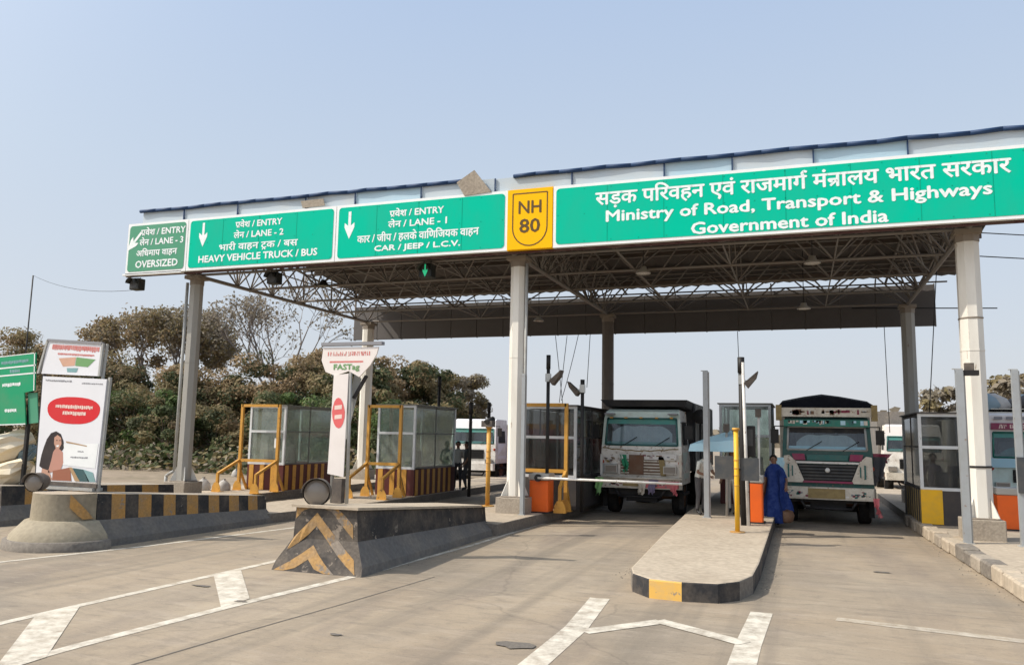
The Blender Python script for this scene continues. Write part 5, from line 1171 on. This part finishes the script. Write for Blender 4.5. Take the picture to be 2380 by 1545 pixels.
t7 = truck(-9.3, 31.5, 2.0, 'small grey van truck behind the yellow post near the centre column', dict(roof=1.95, floor=.6, ws=(1.25, 1.75), cab='truck_maroon', cab2='truck_maroon', grille=(.85, 1.1), lampz=.8, bumper=(.4, .65), bm='boom_white', load='body', top=2.3, bodym='truck_red'))

# umbrella shading the booth attendant on the median
c = ony(1672, 1030, 20.4); o = thing('umbrella', (c.x, 20.4, .25), 'pale blue umbrella canopy over the man in white on the median', 'umbrella')
g = MB(); A = [ony(*q, yy) for q, yy in (((1600, 1048), 20.0), ((1712, 1050), 20.0), ((1712, 1046), 21.2), ((1606, 1045), 21.2))]; B = [ony(*q, yy) for q, yy in (((1604, 1032), 20.05), ((1708, 1022), 20.05), ((1700, 1000), 20.7), ((1650, 1014), 20.7))]
g.add(A+B, [(4, 5, 6, 7), (0, 1, 5, 4), (1, 2, 6, 5), (3, 0, 4, 7), (2, 3, 7, 6)], 'umbrella_blue'); g.build('canopy', o)
g = MB(); g.bar((c.x+.15, 20.8, .25), (c.x+.15, 20.8, A[1].z+.1), .025, 'pipe_grey'); g.build('pole', o)

# ================================================================== PEOPLE
def skin_mesh(name, verts, edges, mats, pick, parent, sub=1, root=0):
    me = bpy.data.meshes.new('s'); me.from_pydata([v[0] for v in verts], edges, []); ob = bpy.data.objects.new('s', me); COL.objects.link(ob)
    md = ob.modifiers.new('skin', 'SKIN'); sk = me.skin_vertices[0].data
    for i, v in enumerate(verts): sk[i].radius = v[1] if isinstance(v[1], tuple) else (v[1], v[1])
    sk[root].use_root = True
    ss = ob.modifiers.new('sub', 'SUBSURF'); ss.levels = sub; ss.render_levels = sub
    bpy.context.view_layer.update()
    m2 = bpy.data.meshes.new_from_object(ob.evaluated_get(bpy.context.evaluated_depsgraph_get()))
    bpy.data.objects.remove(ob)
    m2.name = name; o = bpy.data.objects.new(name, m2); COL.objects.link(o)
    m2.materials.clear()
    for x in mats: m2.materials.append(MATS[x])
    for p in m2.polygons: p.material_index = pick(p.center); p.use_smooth = True
    if parent: o.parent = parent
    return o
def person(loc, yaw, label, shirt, trouser, pose=None, hairlong=False, H=1.66, group=None):
    """local frame: faces -Y, feet at the origin"""
    o = thing('person', loc, label, 'person', group); o.rotation_euler = (0, 0, yaw); s = H/1.70
    P = dict(pel=(0, 0, .93), waist=(0, .0, 1.08), chest=(0, .01, 1.28), neckb=(0, .01, 1.44), neck=(0, -.0, 1.50), head=(0, -.02, 1.60), top=(0, -.015, 1.68))
    ar = dict(lsh=(.17, .01, 1.39), lel=(.25, .03, 1.12), lwr=(.24, -.12, .90), rsh=(-.17, .01, 1.39), rel=(-.25, .03, 1.12), rwr=(-.24, -.12, .90))
    lg = dict(lhip=(.09, 0, .88), lkn=(.10, -.03, .48), lan=(.10, .02, .09), lto=(.11, -.15, .03), rhip=(-.09, 0, .88), rkn=(-.10, -.03, .48), ran=(-.10, .02, .09), rto=(-.11, -.15, .03))
    D = {**P, **ar, **lg}; D.update(pose or {})
    r = dict(pel=(.155, .105), waist=(.135, .095), chest=(.165, .11), neckb=(.085, .075), neck=.052, head=(.078, .092), top=(.055, .07), lsh=.062, lel=.043, lwr=.030, rsh=.062, rel=.043, rwr=.030, lhip=.088, lkn=.062, lan=.043, lto=.035, rhip=.088, rkn=.062, ran=.043, rto=.035)
    nm = list(D); ix = {n: i for i, n in enumerate(nm)}
    V = [(tuple(c*s for c in D[n]), tuple(q*s for q in r[n]) if isinstance(r[n], tuple) else r[n]*s) for n in nm]
    E = [(ix[a], ix[b]) for a, b in (('pel', 'waist'), ('waist', 'chest'), ('chest', 'neckb'), ('neckb', 'neck'), ('neck', 'head'), ('head', 'top'), ('chest', 'lsh'), ('lsh', 'lel'), ('lel', 'lwr'), ('chest', 'rsh'), ('rsh', 'rel'), ('rel', 'rwr'), ('pel', 'lhip'), ('lhip', 'lkn'), ('lkn', 'lan'), ('lan', 'lto'), ('pel', 'rhip'), ('rhip', 'rkn'), ('rkn', 'ran'), ('ran', 'rto'))]
    for sd in ('l', 'r'):          # palms, four fingers and thumb
        w_ = Vector(D[sd+'wr']); d = (w_-Vector(D[sd+'el'])).normalized(); side = d.cross(Vector((0, 1, 0))).normalized() if abs(d.y) < .9 else Vector((1, 0, 0))
        pm_ = w_+d*.075; V.append((tuple(pm_*s), (.034*s, .018*s))); E.append((ix[sd+'wr'], len(V)-1)); pi = len(V)-1
        for k in range(4):
            b = pm_+side*(k-1.5)*.02+d*.02; t = b+d*(.06-.008*abs(k-1.3))+Vector((0, -.012, 0))
            V.append((tuple(b*s), .009*s)); E.append((pi, len(V)-1)); V.append((tuple(t*s), .007*s)); E.append((len(V)-2, len(V)-1))
        b = w_+d*.03-side*.035; V.append((tuple(b*s), .010*s)); E.append((ix[sd+'wr'], len(V)-1)); V.append((tuple((b+d*.05-side*.02)*s), .008*s)); E.append((len(V)-2, len(V)-1))
    zc, zn = D['pel'][2]*s+.01, D['neckb'][2]*s
    lel, rel_ = Vector(D['lel'])*s, Vector(D['rel'])*s; ch = Vector(D['chest'])*s; hd = Vector(D['head'])*s; nk = Vector(D['neck'])*s
    def pick(c):
        c = Vector(c); dh = (c-hd).length
        if dh < .15*s or (c-nk).length < .075*s: return 0
        for sd in ('l', 'r'):
            e = Vector(D[sd+'el'])*s; w_ = Vector(D[sd+'wr'])*s; ax = w_-e; t = (c-e).dot(ax)/ax.length_squared
            if t > -.05 and (c-(e+ax*min(max(t, 0), 1.7))).length < .075*s: return 0
        an = min((c-Vector(D['lan'])*s).length, (c-Vector(D['ran'])*s).length, (c-Vector(D['lto'])*s).length, (c-Vector(D['rto'])*s).length)
        if an < .085*s: return 3
        return 1 if c.z > zc else 2
    skin_mesh('body', V, E, ['skin', shirt, trouser, 'black_metal'], pick, o, 2, ix['pel'])
    h = MB(); fd = (Vector(D['top'])-Vector(D['head'])).normalized(); n = 14
    hc = hd+Vector((0, .012, .028))*s
    for rr, kk in ((.107, 0),):
        vs = []; fs = []
        for j in range(7):
            for i in range(n):
                th = 2*math.pi*i/n; ph = math.pi/2*(1-j/6*1.45); f_ = math.sin(th) < -.35 and j > 2
                q = Vector((math.cos(th)*math.cos(ph)*.094, math.sin(th)*math.cos(ph)*.106, math.sin(ph)*.105))*s
                if f_: q = Vector((math.cos(th)*.05, -.05, .06))*s*.9
                vs.append(hc+q)
        for j in range(6):
            for i in range(n): fs.append((j*n+i, j*n+(i+1) % n, (j+1)*n+(i+1) % n, (j+1)*n+i))
        h.add(vs, fs, 'hair', True)
    if hairlong: h.bar(hc+Vector((0, .09, -.03))*s, hc+Vector((0, .13, -.40))*s, .035*s, 'hair', 8, r2=.012)
    ho = h.build('hair'); ho.parent = o
    f = MB()
    for sx in (-.033, .033): f.box((hd.x+(sx-.013)*s, hd.y-.098*s, hd.z+.005*s), (hd.x+(sx+.013)*s, hd.y-.088*s, hd.z+.018*s), 'hair')
    f.add([(hd.x-.014*s, hd.y-.088*s, hd.z-.03*s), (hd.x+.014*s, hd.y-.088*s, hd.z-.03*s), (hd.x, hd.y-.118*s, hd.z-.028*s), (hd.x, hd.y-.09*s, hd.z+.02*s)], [(0, 2, 3), (2, 1, 3), (0, 1, 2)], 'skin')
    f.box((hd.x-.022*s, hd.y-.094*s, hd.z-.058*s), (hd.x+.022*s, hd.y-.086*s, hd.z-.048*s), 'truck_maroon')
    for sx in (-1, 1): f.box((hd.x+sx*.085*s-.01, hd.y-.01, hd.z-.03*s), (hd.x+sx*.085*s+.01, hd.y+.03, hd.z+.035*s), 'skin')
    fo = f.build('face'); fo.parent = o
    return o
person((-2.34, 20.35, .25), R_(50), 'person in a white shirt and dark trousers bending forward over papers on the median', 'shirt_white', 'trouser_grey',
    dict(chest=(0, -.08, 1.25), neckb=(0, -.17, 1.38), neck=(0, -.22, 1.42), head=(0, -.30, 1.48), top=(0, -.33, 1.55), lsh=(.17, -.14, 1.34), lel=(.24, -.20, 1.08), lwr=(.14, -.40, 1.02), rsh=(-.17, -.14, 1.34), rel=(-.25, -.16, 1.08), rwr=(-.10, -.40, 1.0)), H=1.62)
p2 = person((-.62, 20.9, .05), R_(-20), 'person wrapped in a bright blue sari standing beside the green truck', 'sari_blue', 'sari_blue', dict(lel=(.30, -.02, 1.12), lwr=(.36, -.18, .95), head=(-.02, -.02, 1.60)), True, 1.66)
g = MB(); n = 28; prof = [(.30, .06), (.295, .3), (.265, .6), (.215, .88), (.185, 1.05), (.215, 1.25), (.19, 1.38), (.10, 1.46)]
vs = []; rd = random.Random(2)
for j, (rr, z) in enumerate(prof):
    for i in range(n):
        a = 2*math.pi*i/n; fold = 1+.15*math.sin(a*6+j*.5)*(1-j/9)+.06*math.sin(a*13+j*1.3)
        vs.append((math.cos(a)*rr*.88*fold, math.sin(a)*rr*.75*fold, z))
g.add(vs, [(j*n+i, j*n+(i+1) % n, (j+1)*n+(i+1) % n, (j+1)*n+i) for j in range(len(prof)-1) for i in range(n)], 'sari_blue', True)
vs = []
for j in range(9):
    t = j/8
    for i in range(7):
        u = i/6-.5; vs.append((.20+.28*t*(.6+u*.6)+u*.12, -.16-.05*math.sin(u*8+j), 1.36-.95*t-.12*abs(u)))
g.add(vs, [(j*7+i, j*7+i+1, (j+1)*7+i+1, (j+1)*7+i) for j in range(8) for i in range(6)], 'sari_blue', True)
so_ = g.build('sari'); so_.parent = p2
for k, (px, py, Y, yw, lb, sh) in enumerate(((1062, 1150, 25.4, 20, 'person in a grey shirt standing left of the other beside the second booth', 'pipe_grey'), (1082, 1150, 25.2, -60, 'person in a black jacket stepping sideways right of the second booth', 'shirt_dark'))):
    c = ony(px, py, Y); person((c.x, Y, .22), R_(yw), lb, sh, 'shirt_dark', dict(lkn=(.14, -.12, .5), lan=(.16, .0, .09), lto=(.17, -.17, .03)) if k else None, H=1.6)
person((3.05, 22.3, .22), R_(25), 'person in violet clothes seen through the window of the right-hand booth', 'cloth_violet', 'cloth_violet', None, H=1.6)
g = MB(); g.lathe((-.36, 20.85, .12), [(.10, 0), (.15, .04), (.17, .18), (.13, .34), (.05, .42), (.02, .52)], 'truck_rust', 10); g.v = [(x+.02*math.sin(z*19+y*11), y, z) for x, y, z in g.v]; tag(g.build('cloth_bag'), 'brown cloth bag hanging beside the blue sari before the green truck', 'bag')

# ================================================================== WIRES
def wire(name, pts, r, label, cat='cable', group=None, m='black_metal'):
    g = MB(); g.tube(pts, r, m, 5); return tag(g.build(name), label, cat, group)
def sag(a, b, s, n=10): a, b = Vector(a), Vector(b); return [a.lerp(b, i/n)-Vector((0, 0, s*4*(i/n)*(1-i/n))) for i in range(n+1)]
wire('overhead_wire', sag((3.6, 18.6, 6.45), (16, 24, 7.3), .3), .012, 'upper overhead wire running right from the head of the right column', 'wire', 'overhead wires at the right')
wire('overhead_wire', sag((3.6, 18.6, 5.95), (16, 24, 6.6), .25), .012, 'lower overhead wire running right from the head of the right column', 'wire', 'overhead wires at the right')
c1 = ony(1980, 716, 29.0); c2 = ony(2318, 716, 29.0)
wire('steel_rod', [c1, c2], .02, 'thin dark rod sticking out sideways under the rear board at right', 'rod')
for k, (a, b, sg, lb) in enumerate((((1291, 780), (1308, 940), .0, 'thin cable hanging from the rear board above the pole beside the centre column'), ((1318, 780), (1300, 935), .0, 'slanting cable hanging from the rear board above the dark booth'), ((1345, 775), (1305, 930), 0.1, 'longest slanting cable above the dark booth right of centre'), ((1372, 772), (1364, 900), 0, 'cable hanging just left of the rear centre column'), ((1714, 770), (1718, 860), 0, 'short cable hanging above the median floodlight pole'), ((2055, 760), (2068, 1005), .0, 'cable hanging left of the rear right column'), ((2180, 560), (2160, 960), .0, 'long cable hanging from the canopy right of the rear right column'))):
    A_ = ony(*a, 28.2 if k < 6 else 24); B_ = ony(*b, 27.0 if k < 6 else 23); wire('hanging_cable', sag(A_, B_, sg, 6), .012, lb, 'cable', 'loose cables hanging under the canopy')
c1 = ony(77, 640, 42); wire('mast', [(c1.x, 42, 0), (c1.x, 42, c1.z)], .05, 'thin bare mast rising above the trees at left', 'mast')
c2 = ony(330, 672, 30); wire('overhead_wire', sag(c1, c2, .5), .012, 'thin wire from the bare mast towards the canopy corner', 'wire')

# ================================================================== TREES
def tree(loc, h, rx, rz, seed, label, pal, n_cl=46, n_lf=85, lsz=.16, trunk=.18, group='trees and bushes behind the toll plaza at left', name='tree', cz=None, cat='tree', flat_=.5, bm='bark'):
    rd = random.Random(seed); o = thing(name, (loc[0], loc[1], 0), label, cat, group)
    cz = h-rz if cz is None else cz; base = Vector((loc[0], loc[1], 0)); cc = base+Vector((0, 0, cz))
    t = MB(); p = base; pr = trunk; k = 5
    for i in range(k):
        q = base+Vector((rd.uniform(-.12, .12)*i, rd.uniform(-.12, .12)*i, cz*.85*(i+1)/k)); t.bar(p, q, pr, bm, 8, r2=pr*.86, caps=False); p = q; pr *= .86
    t.build('trunk', o)
    b = MB(); cls = []
    for i in range(n_cl):
        for _ in range(30):
            d = Vector((rd.gauss(0, 1), rd.gauss(0, 1), rd.gauss(0, .9))).normalized(); f = rd.uniform(.45, 1.0)**.5
            c = cc+Vector((d.x*rx*f, d.y*rx*f, d.z*rz*f*(1.0 if d.z > 0 else .9)))
            if c.z > .3: break
        cls.append((c, rd.uniform(.55, 1.15)*rx*.30))
    for i, (c, rr) in enumerate(cls):
        if i % 3 == 0:
            s_ = base+Vector((0, 0, cz*rd.uniform(.35, .85))); m_ = s_.lerp(c, .5)+Vector((rd.uniform(-.3, .3), rd.uniform(-.3, .3), rd.uniform(0, .5))); b.bar(s_, m_, trunk*.38, bm, 5, r2=trunk*.22, caps=False); b.bar(m_, c, trunk*.22, bm, 5, r2=.02, caps=False)
    b.build('branches', o)
    g = MB(); vs = []; fs = []; ms = []
    for c, rr in cls:
        up = (c.z-cc.z)/rz; pm_ = rd.choice(pal if up > -.3 else pal[-2:]+pal)
        for _ in range(n_lf):
            d = Vector((rd.gauss(0, 1), rd.gauss(0, 1), rd.gauss(0, 1))).normalized()*(rr*rd.uniform(.35, 1.0)**.6); d.z *= flat_*1.3
            q = c+d; nz = (d.normalized()*.7+Vector((rd.uniform(-.7, .7), rd.uniform(-.7, .7), rd.uniform(-.1, 1.0)))).normalized(); tg = nz.orthogonal().normalized(); tg = (Matrix.Rotation(rd.uniform(0, 6.28), 3, nz) @ tg); bt = nz.cross(tg)
            L_ = lsz*rd.uniform(.6, 1.35); W_ = L_*rd.uniform(.35, .6); k0 = len(vs)
            vs += [q-tg*L_, q+bt*W_+tg*L_*.1, q+tg*L_, q-bt*W_+tg*L_*.1]; fs.append((k0, k0+1, k0+2, k0+3)); ms.append(pm_ if rd.random() > .2 else rd.choice(pal))
    g.v = [tuple(v) for v in vs]; g.f = [list(f) for f in fs]; g.m = ms; g.sm = [False]*len(fs)
    g.build('crown' if cat == 'tree' else 'foliage', o); return o
BR = ['leaf_brown', 'leaf_olive', 'leaf_brown', 'leaf_olive', 'leaf_dark']; GR = ['leaf_green', 'leaf_olive', 'leaf_fresh', 'leaf_green', 'leaf_dark']; OL = ['leaf_olive', 'leaf_brown', 'leaf_olive', 'leaf_green', 'leaf_dark']; DU = ['leaf_dust_haze', 'leaf_olive', 'leaf_dust_haze']
def at(px, Y): return ony(px, 1030, Y).x
TR = [(20, 44, 8.9, 4.0, 3.8, 1, 'rust brown leafy tree at the left edge behind the torn green sign', BR),
      (150, 41, 7.8, 3.2, 3.6, 2, 'brown leafy tree behind the white notice panel', BR),
      (235, 44, 7.4, 3.4, 3.5, 13, 'brown olive tree right of the white notice panel', BR),
      (330, 45, 6.7, 3.8, 3.3, 3, 'dense olive tree between the tilted banner and the left column', OL),
      (420, 41, 6.2, 3.0, 3.0, 4, 'brown dry leafed tree directly behind the left column', BR),
      (515, 42, 5.6, 2.8, 2.7, 5, 'olive tree just right of the left column', OL),
      (640, 43, 7.3, 3.8, 3.7, 6, 'broad brown tree behind the leftmost booth', BR),
      (740, 45, 7.6, 3.8, 3.8, 7, 'dark brown tree behind the shield banner', BR),
      (830, 42, 6.4, 2.9, 3.0, 8, 'olive tree behind the rear left column', OL),
      (910, 46, 7.0, 3.2, 3.3, 9, 'rounded brown tree above the second booth', BR),
      (985, 48, 6.9, 2.8, 3.2, 10, 'olive brown tree right of the second booth top', OL),
      (1060, 52, 6.6, 2.4, 3.0, 11, 'greyish dusty tree at the right end of the row', DU)]
for (px, Y, h, rx, rz, sd, lb, pal) in TR: tree((at(px, Y), Y), h, rx, rz, sd, lb, pal, 66, 290, .115, .2)
BU = [(60, 36, 4.2, 2.6, 40, 'dark green bush behind the left edge signs'), (300, 37, 4.8, 2.8, 41, 'fresh green bush right of the tilted banner'), (380, 35, 3.8, 2.3, 42, 'green bush at the foot of the left column'), (500, 36, 3.6, 2.3, 43, 'dark bush left of the leftmost booth'), (690, 37, 4.4, 2.6, 44, 'dark green bush behind the leftmost booth'), (830, 36, 4.4, 2.4, 45, 'dark green bush between the two left booths'), (980, 38, 3.8, 2.4, 46, 'low dark bush behind the second booth')]
for (px, Y, h, rx, sd, lb) in BU: tree((at(px, Y), Y), h, rx, h*.5, sd, lb, GR if sd in (41, 42, 44, 45) else OL, 36, 260, .105, .06, name='bush', cz=h*.5, cat='bush')
def bare_tree(loc, h, seed, label, spread=.5, leafy=None, r0=.16, depth=6, group='trees and bushes behind the toll plaza at left', z0=0.0, bm='bark_pale'):
    rd = random.Random(seed); o = thing('bare_tree', (loc[0], loc[1], 0), label, 'tree', group); t = MB(); b = MB(); lf = []
    def grow(p, d, L, r, k):
        mid = p+d*L*.5+Vector((rd.uniform(-1, 1), rd.uniform(-1, 1), 0))*L*.06; q = p+d*L
        mb = t if k == depth else b; n = 6 if k > 3 else 3
        mb.bar(p, mid, r, bm, n, r2=r*.82, caps=False); mb.bar(mid, q, r*.82, bm, n, r2=r*.65, caps=False)
        if k <= 2: lf.append(q)
        if k == 0: return
        for i in range(rd.choice((2, 3, 3))):
            nd = (d+Vector((rd.gauss(0, spread), rd.gauss(0, spread), rd.gauss(.12, .25)))).normalized(); grow(q, nd, L*rd.uniform(.62, .85), r*.62, k-1)
    grow(Vector((loc[0], loc[1], z0)), Vector((0, 0, 1)), h*.27, r0, depth)
    t.build('trunk', o); b.build('branches', o)
    if leafy:
        g = MB()
        for q in lf:
            for _ in range(leafy[1]):
                c = q+Vector((rd.gauss(0, .25), rd.gauss(0, .25), rd.gauss(0, .22))); a = Vector((rd.uniform(-1, 1), rd.uniform(-1, 1), rd.uniform(-1, 1))).normalized()*.14; e = a.orthogonal().normalized()*.07
                g.add([c-a, c+e, c+a, c-e], [(0, 1, 2, 3)], rd.choice(leafy[0]))
        g.build('crown', o)
    return o
bare_tree((at(645, 50), 50), 13.2, 3, 'bare grey tree with fine leafless twigs above the leftmost booth', .46, (['leaf_dust_haze'], 1), .22, 7)
bare_tree((at(330, 50), 50), 12.6, 12, 'tall thinly leafed tree standing above the others left of the left column', .42, (['leaf_olive', 'leaf_dust_haze', 'leaf_brown'], 7), .22, 7)
bare_tree((at(395, 52), 52), 12.2, 21, 'tall thin grey tree close to the left column, beside the thinly leafed one', .42, (['leaf_dust_haze', 'leaf_olive'], 5), .22, 7)
# right side and distance
for (px, Y, h, rx, sd, lb) in ((2205, 46, 4.9, 2.2, 60, 'dusty olive tree above the right booth'), (2325, 60, 6.6, 2.4, 61, 'dusty tree behind the load of the right edge truck'), (2400, 44, 5.6, 2.2, 62, 'dusty olive tree at the right edge of the picture')):
    tree((at(px, Y), Y), h, rx, h*.42, sd, lb, DU, 34, 80, .2, .15, group='dusty trees at the right')
g = MB(); rd = random.Random(77); vs = []
for i in range(5200):
    x = rd.uniform(-190, 150); Y = 210+rd.uniform(0, 60); hh = 5.5+3.0*math.sin(x*.09)+2.0*math.sin(x*.31+1); z = rd.uniform(0, 1)**.7*max(2, hh)
    c = Vector((x, Y, z)); a = Vector((rd.uniform(-1, 1), rd.uniform(-.3, .3), rd.uniform(-.6, .6))).normalized()*1.3; e = Vector((-a.z, .2, a.x)).normalized()*.8
    g.add([c-a, c+e, c+a, c-e], [(0, 1, 2, 3)], 'leaf_dust_haze')  # pale dusty leaf colour stands in for distance haze here
tag(g.build('treeline'), 'hazy far line of trees along the horizon', 'trees', kind='stuff')

g = MB(); rd = random.Random(78)
for i in range(9000):
    x = rd.uniform(-62, -16.5); Y = rd.uniform(31.5, 40); c = Vector((x, Y, rd.uniform(0, 1)**1.6*(.5+.5*math.sin(x*1.7)**2+.5*math.sin(x*.6+Y)**2)+.05)); a = Vector((rd.uniform(-1, 1), rd.uniform(-1, 1), rd.uniform(-.2, .8))).normalized()*.2; e = a.orthogonal().normalized()*.09
    g.add([c-a, c+e, c+a, c-e], [(0, 1, 2, 3)], rd.choice(['leaf_olive', 'leaf_green', 'leaf_dust_haze', 'leaf_dark']))
tag(g.build('undergrowth'), 'dusty low undergrowth along the foot of the trees', 'undergrowth', kind='stuff')
person((-1.62, 20.9, .25), R_(-30), 'person in pale loose trousers half hidden behind the grey sensor panels', 'pipe_grey', 'shirt_white', None, H=1.62)

# grit swept against kerbs and barriers
g = MB(); rd = random.Random(91)
LN = [((-6.05, 11.2), (-5.95, 20)), ((-2.5, 11.6), (-2.75, 21)), ((-.6, 12), (-.6, 21)), ((2.85, 10), (2.5, 21)), ((-7.65, 11), (-7.75, 19)), ((-11.35, 11.5), (-11.2, 17))]
for i in range(800):
    a, b = rd.choice(LN); t = rd.random(); d = abs(rd.gauss(0, .14)); sd = rd.choice((-1, 1)) if i % 5 == 0 else 1
    x = a[0]+(b[0]-a[0])*t+d*sd*(1 if a[0] in (-6.05, -.6, -11.35) else -1)*(1 if a[0] != -2.3 else .3); y = a[1]+(b[1]-a[1])*t+rd.gauss(0, .08); r = rd.uniform(.004, .014)
    g.add([(x-r, y, .003), (x, y-r, .003), (x+r, y, .003), (x, y+r, .003), (x+r*.2, y, .003+r*.9)], [(0, 1, 4), (1, 2, 4), (2, 3, 4), (3, 0, 4)], rd.choice(['kerb_grey', 'island_top', 'concrete', 'asphalt_dark']))
tag(g.build('grit'), 'loose grit gathered along the kerbs and barriers', 'grit', kind='stuff')

c = ony(1737, 1025, 18.6); o = thing('control_box', (c.x, 18.6, .25), 'black control box on a short pole behind the yellow sensor post', 'control box')
g = MB(); g.box((c.x-.17, 18.52, c.z-.34), (c.x+.17, 18.72, c.z+.34), 'black_metal'); g.build('cabinet', o, bevel=.02)
g = MB(); g.bar((c.x, 18.62, .25), (c.x, 18.62, c.z-.34), .035, 'black_metal', 8); g.build('pole', o)
g = MB(); g.box((c.x-.12, 18.505, c.z-.1), (c.x+.12, 18.519, c.z+.26), 'dark_panel'); g.build('door', o)
c = ony(1627, 968, 23.5); o = thing('convex_mirror', (c.x, 23.5, .25), 'dark round mirror on a pole beside the tipper truck, behind the tall grey post', 'mirror')
g = MB(); g.lathe((c.x, 23.5, c.z), [(.0, .05), (.12, .04), (.21, .0)], 'black_metal', 18, axis=(0, -1, 0)); g.disc((c.x, 23.501, c.z), .21, 'black_metal', (0, 1, 0), 18); g.build('mirror_disc', o)
g = MB(); g.bar((c.x, 23.54, .25), (c.x, 23.54, c.z), .03, 'black_metal', 8); g.build('pole', o)
for k, (px, y0, Y, lb) in enumerate(((1686, 985, 20.3, 'thin grey conduit pole on the median left of the yellow sensor post'), (1760, 950, 20.6, 'thin pale conduit pole on the median right of the control box'))):
    c = ony(px, y0, Y); o = thing('conduit_pole', (c.x, Y, .25), lb, 'pole', 'conduit poles on the median')
    g = MB(); g.bar((c.x, Y, .25), (c.x+.03, Y, c.z), .03, 'pipe_grey' if k == 0 else 'boom_white', 8); g.build('pole', o)
    g = MB(); g.box((c.x-.05, Y-.06, c.z-.2), (c.x+.09, Y+.04, c.z), 'lamp_body'); g.build('junction_box', o)
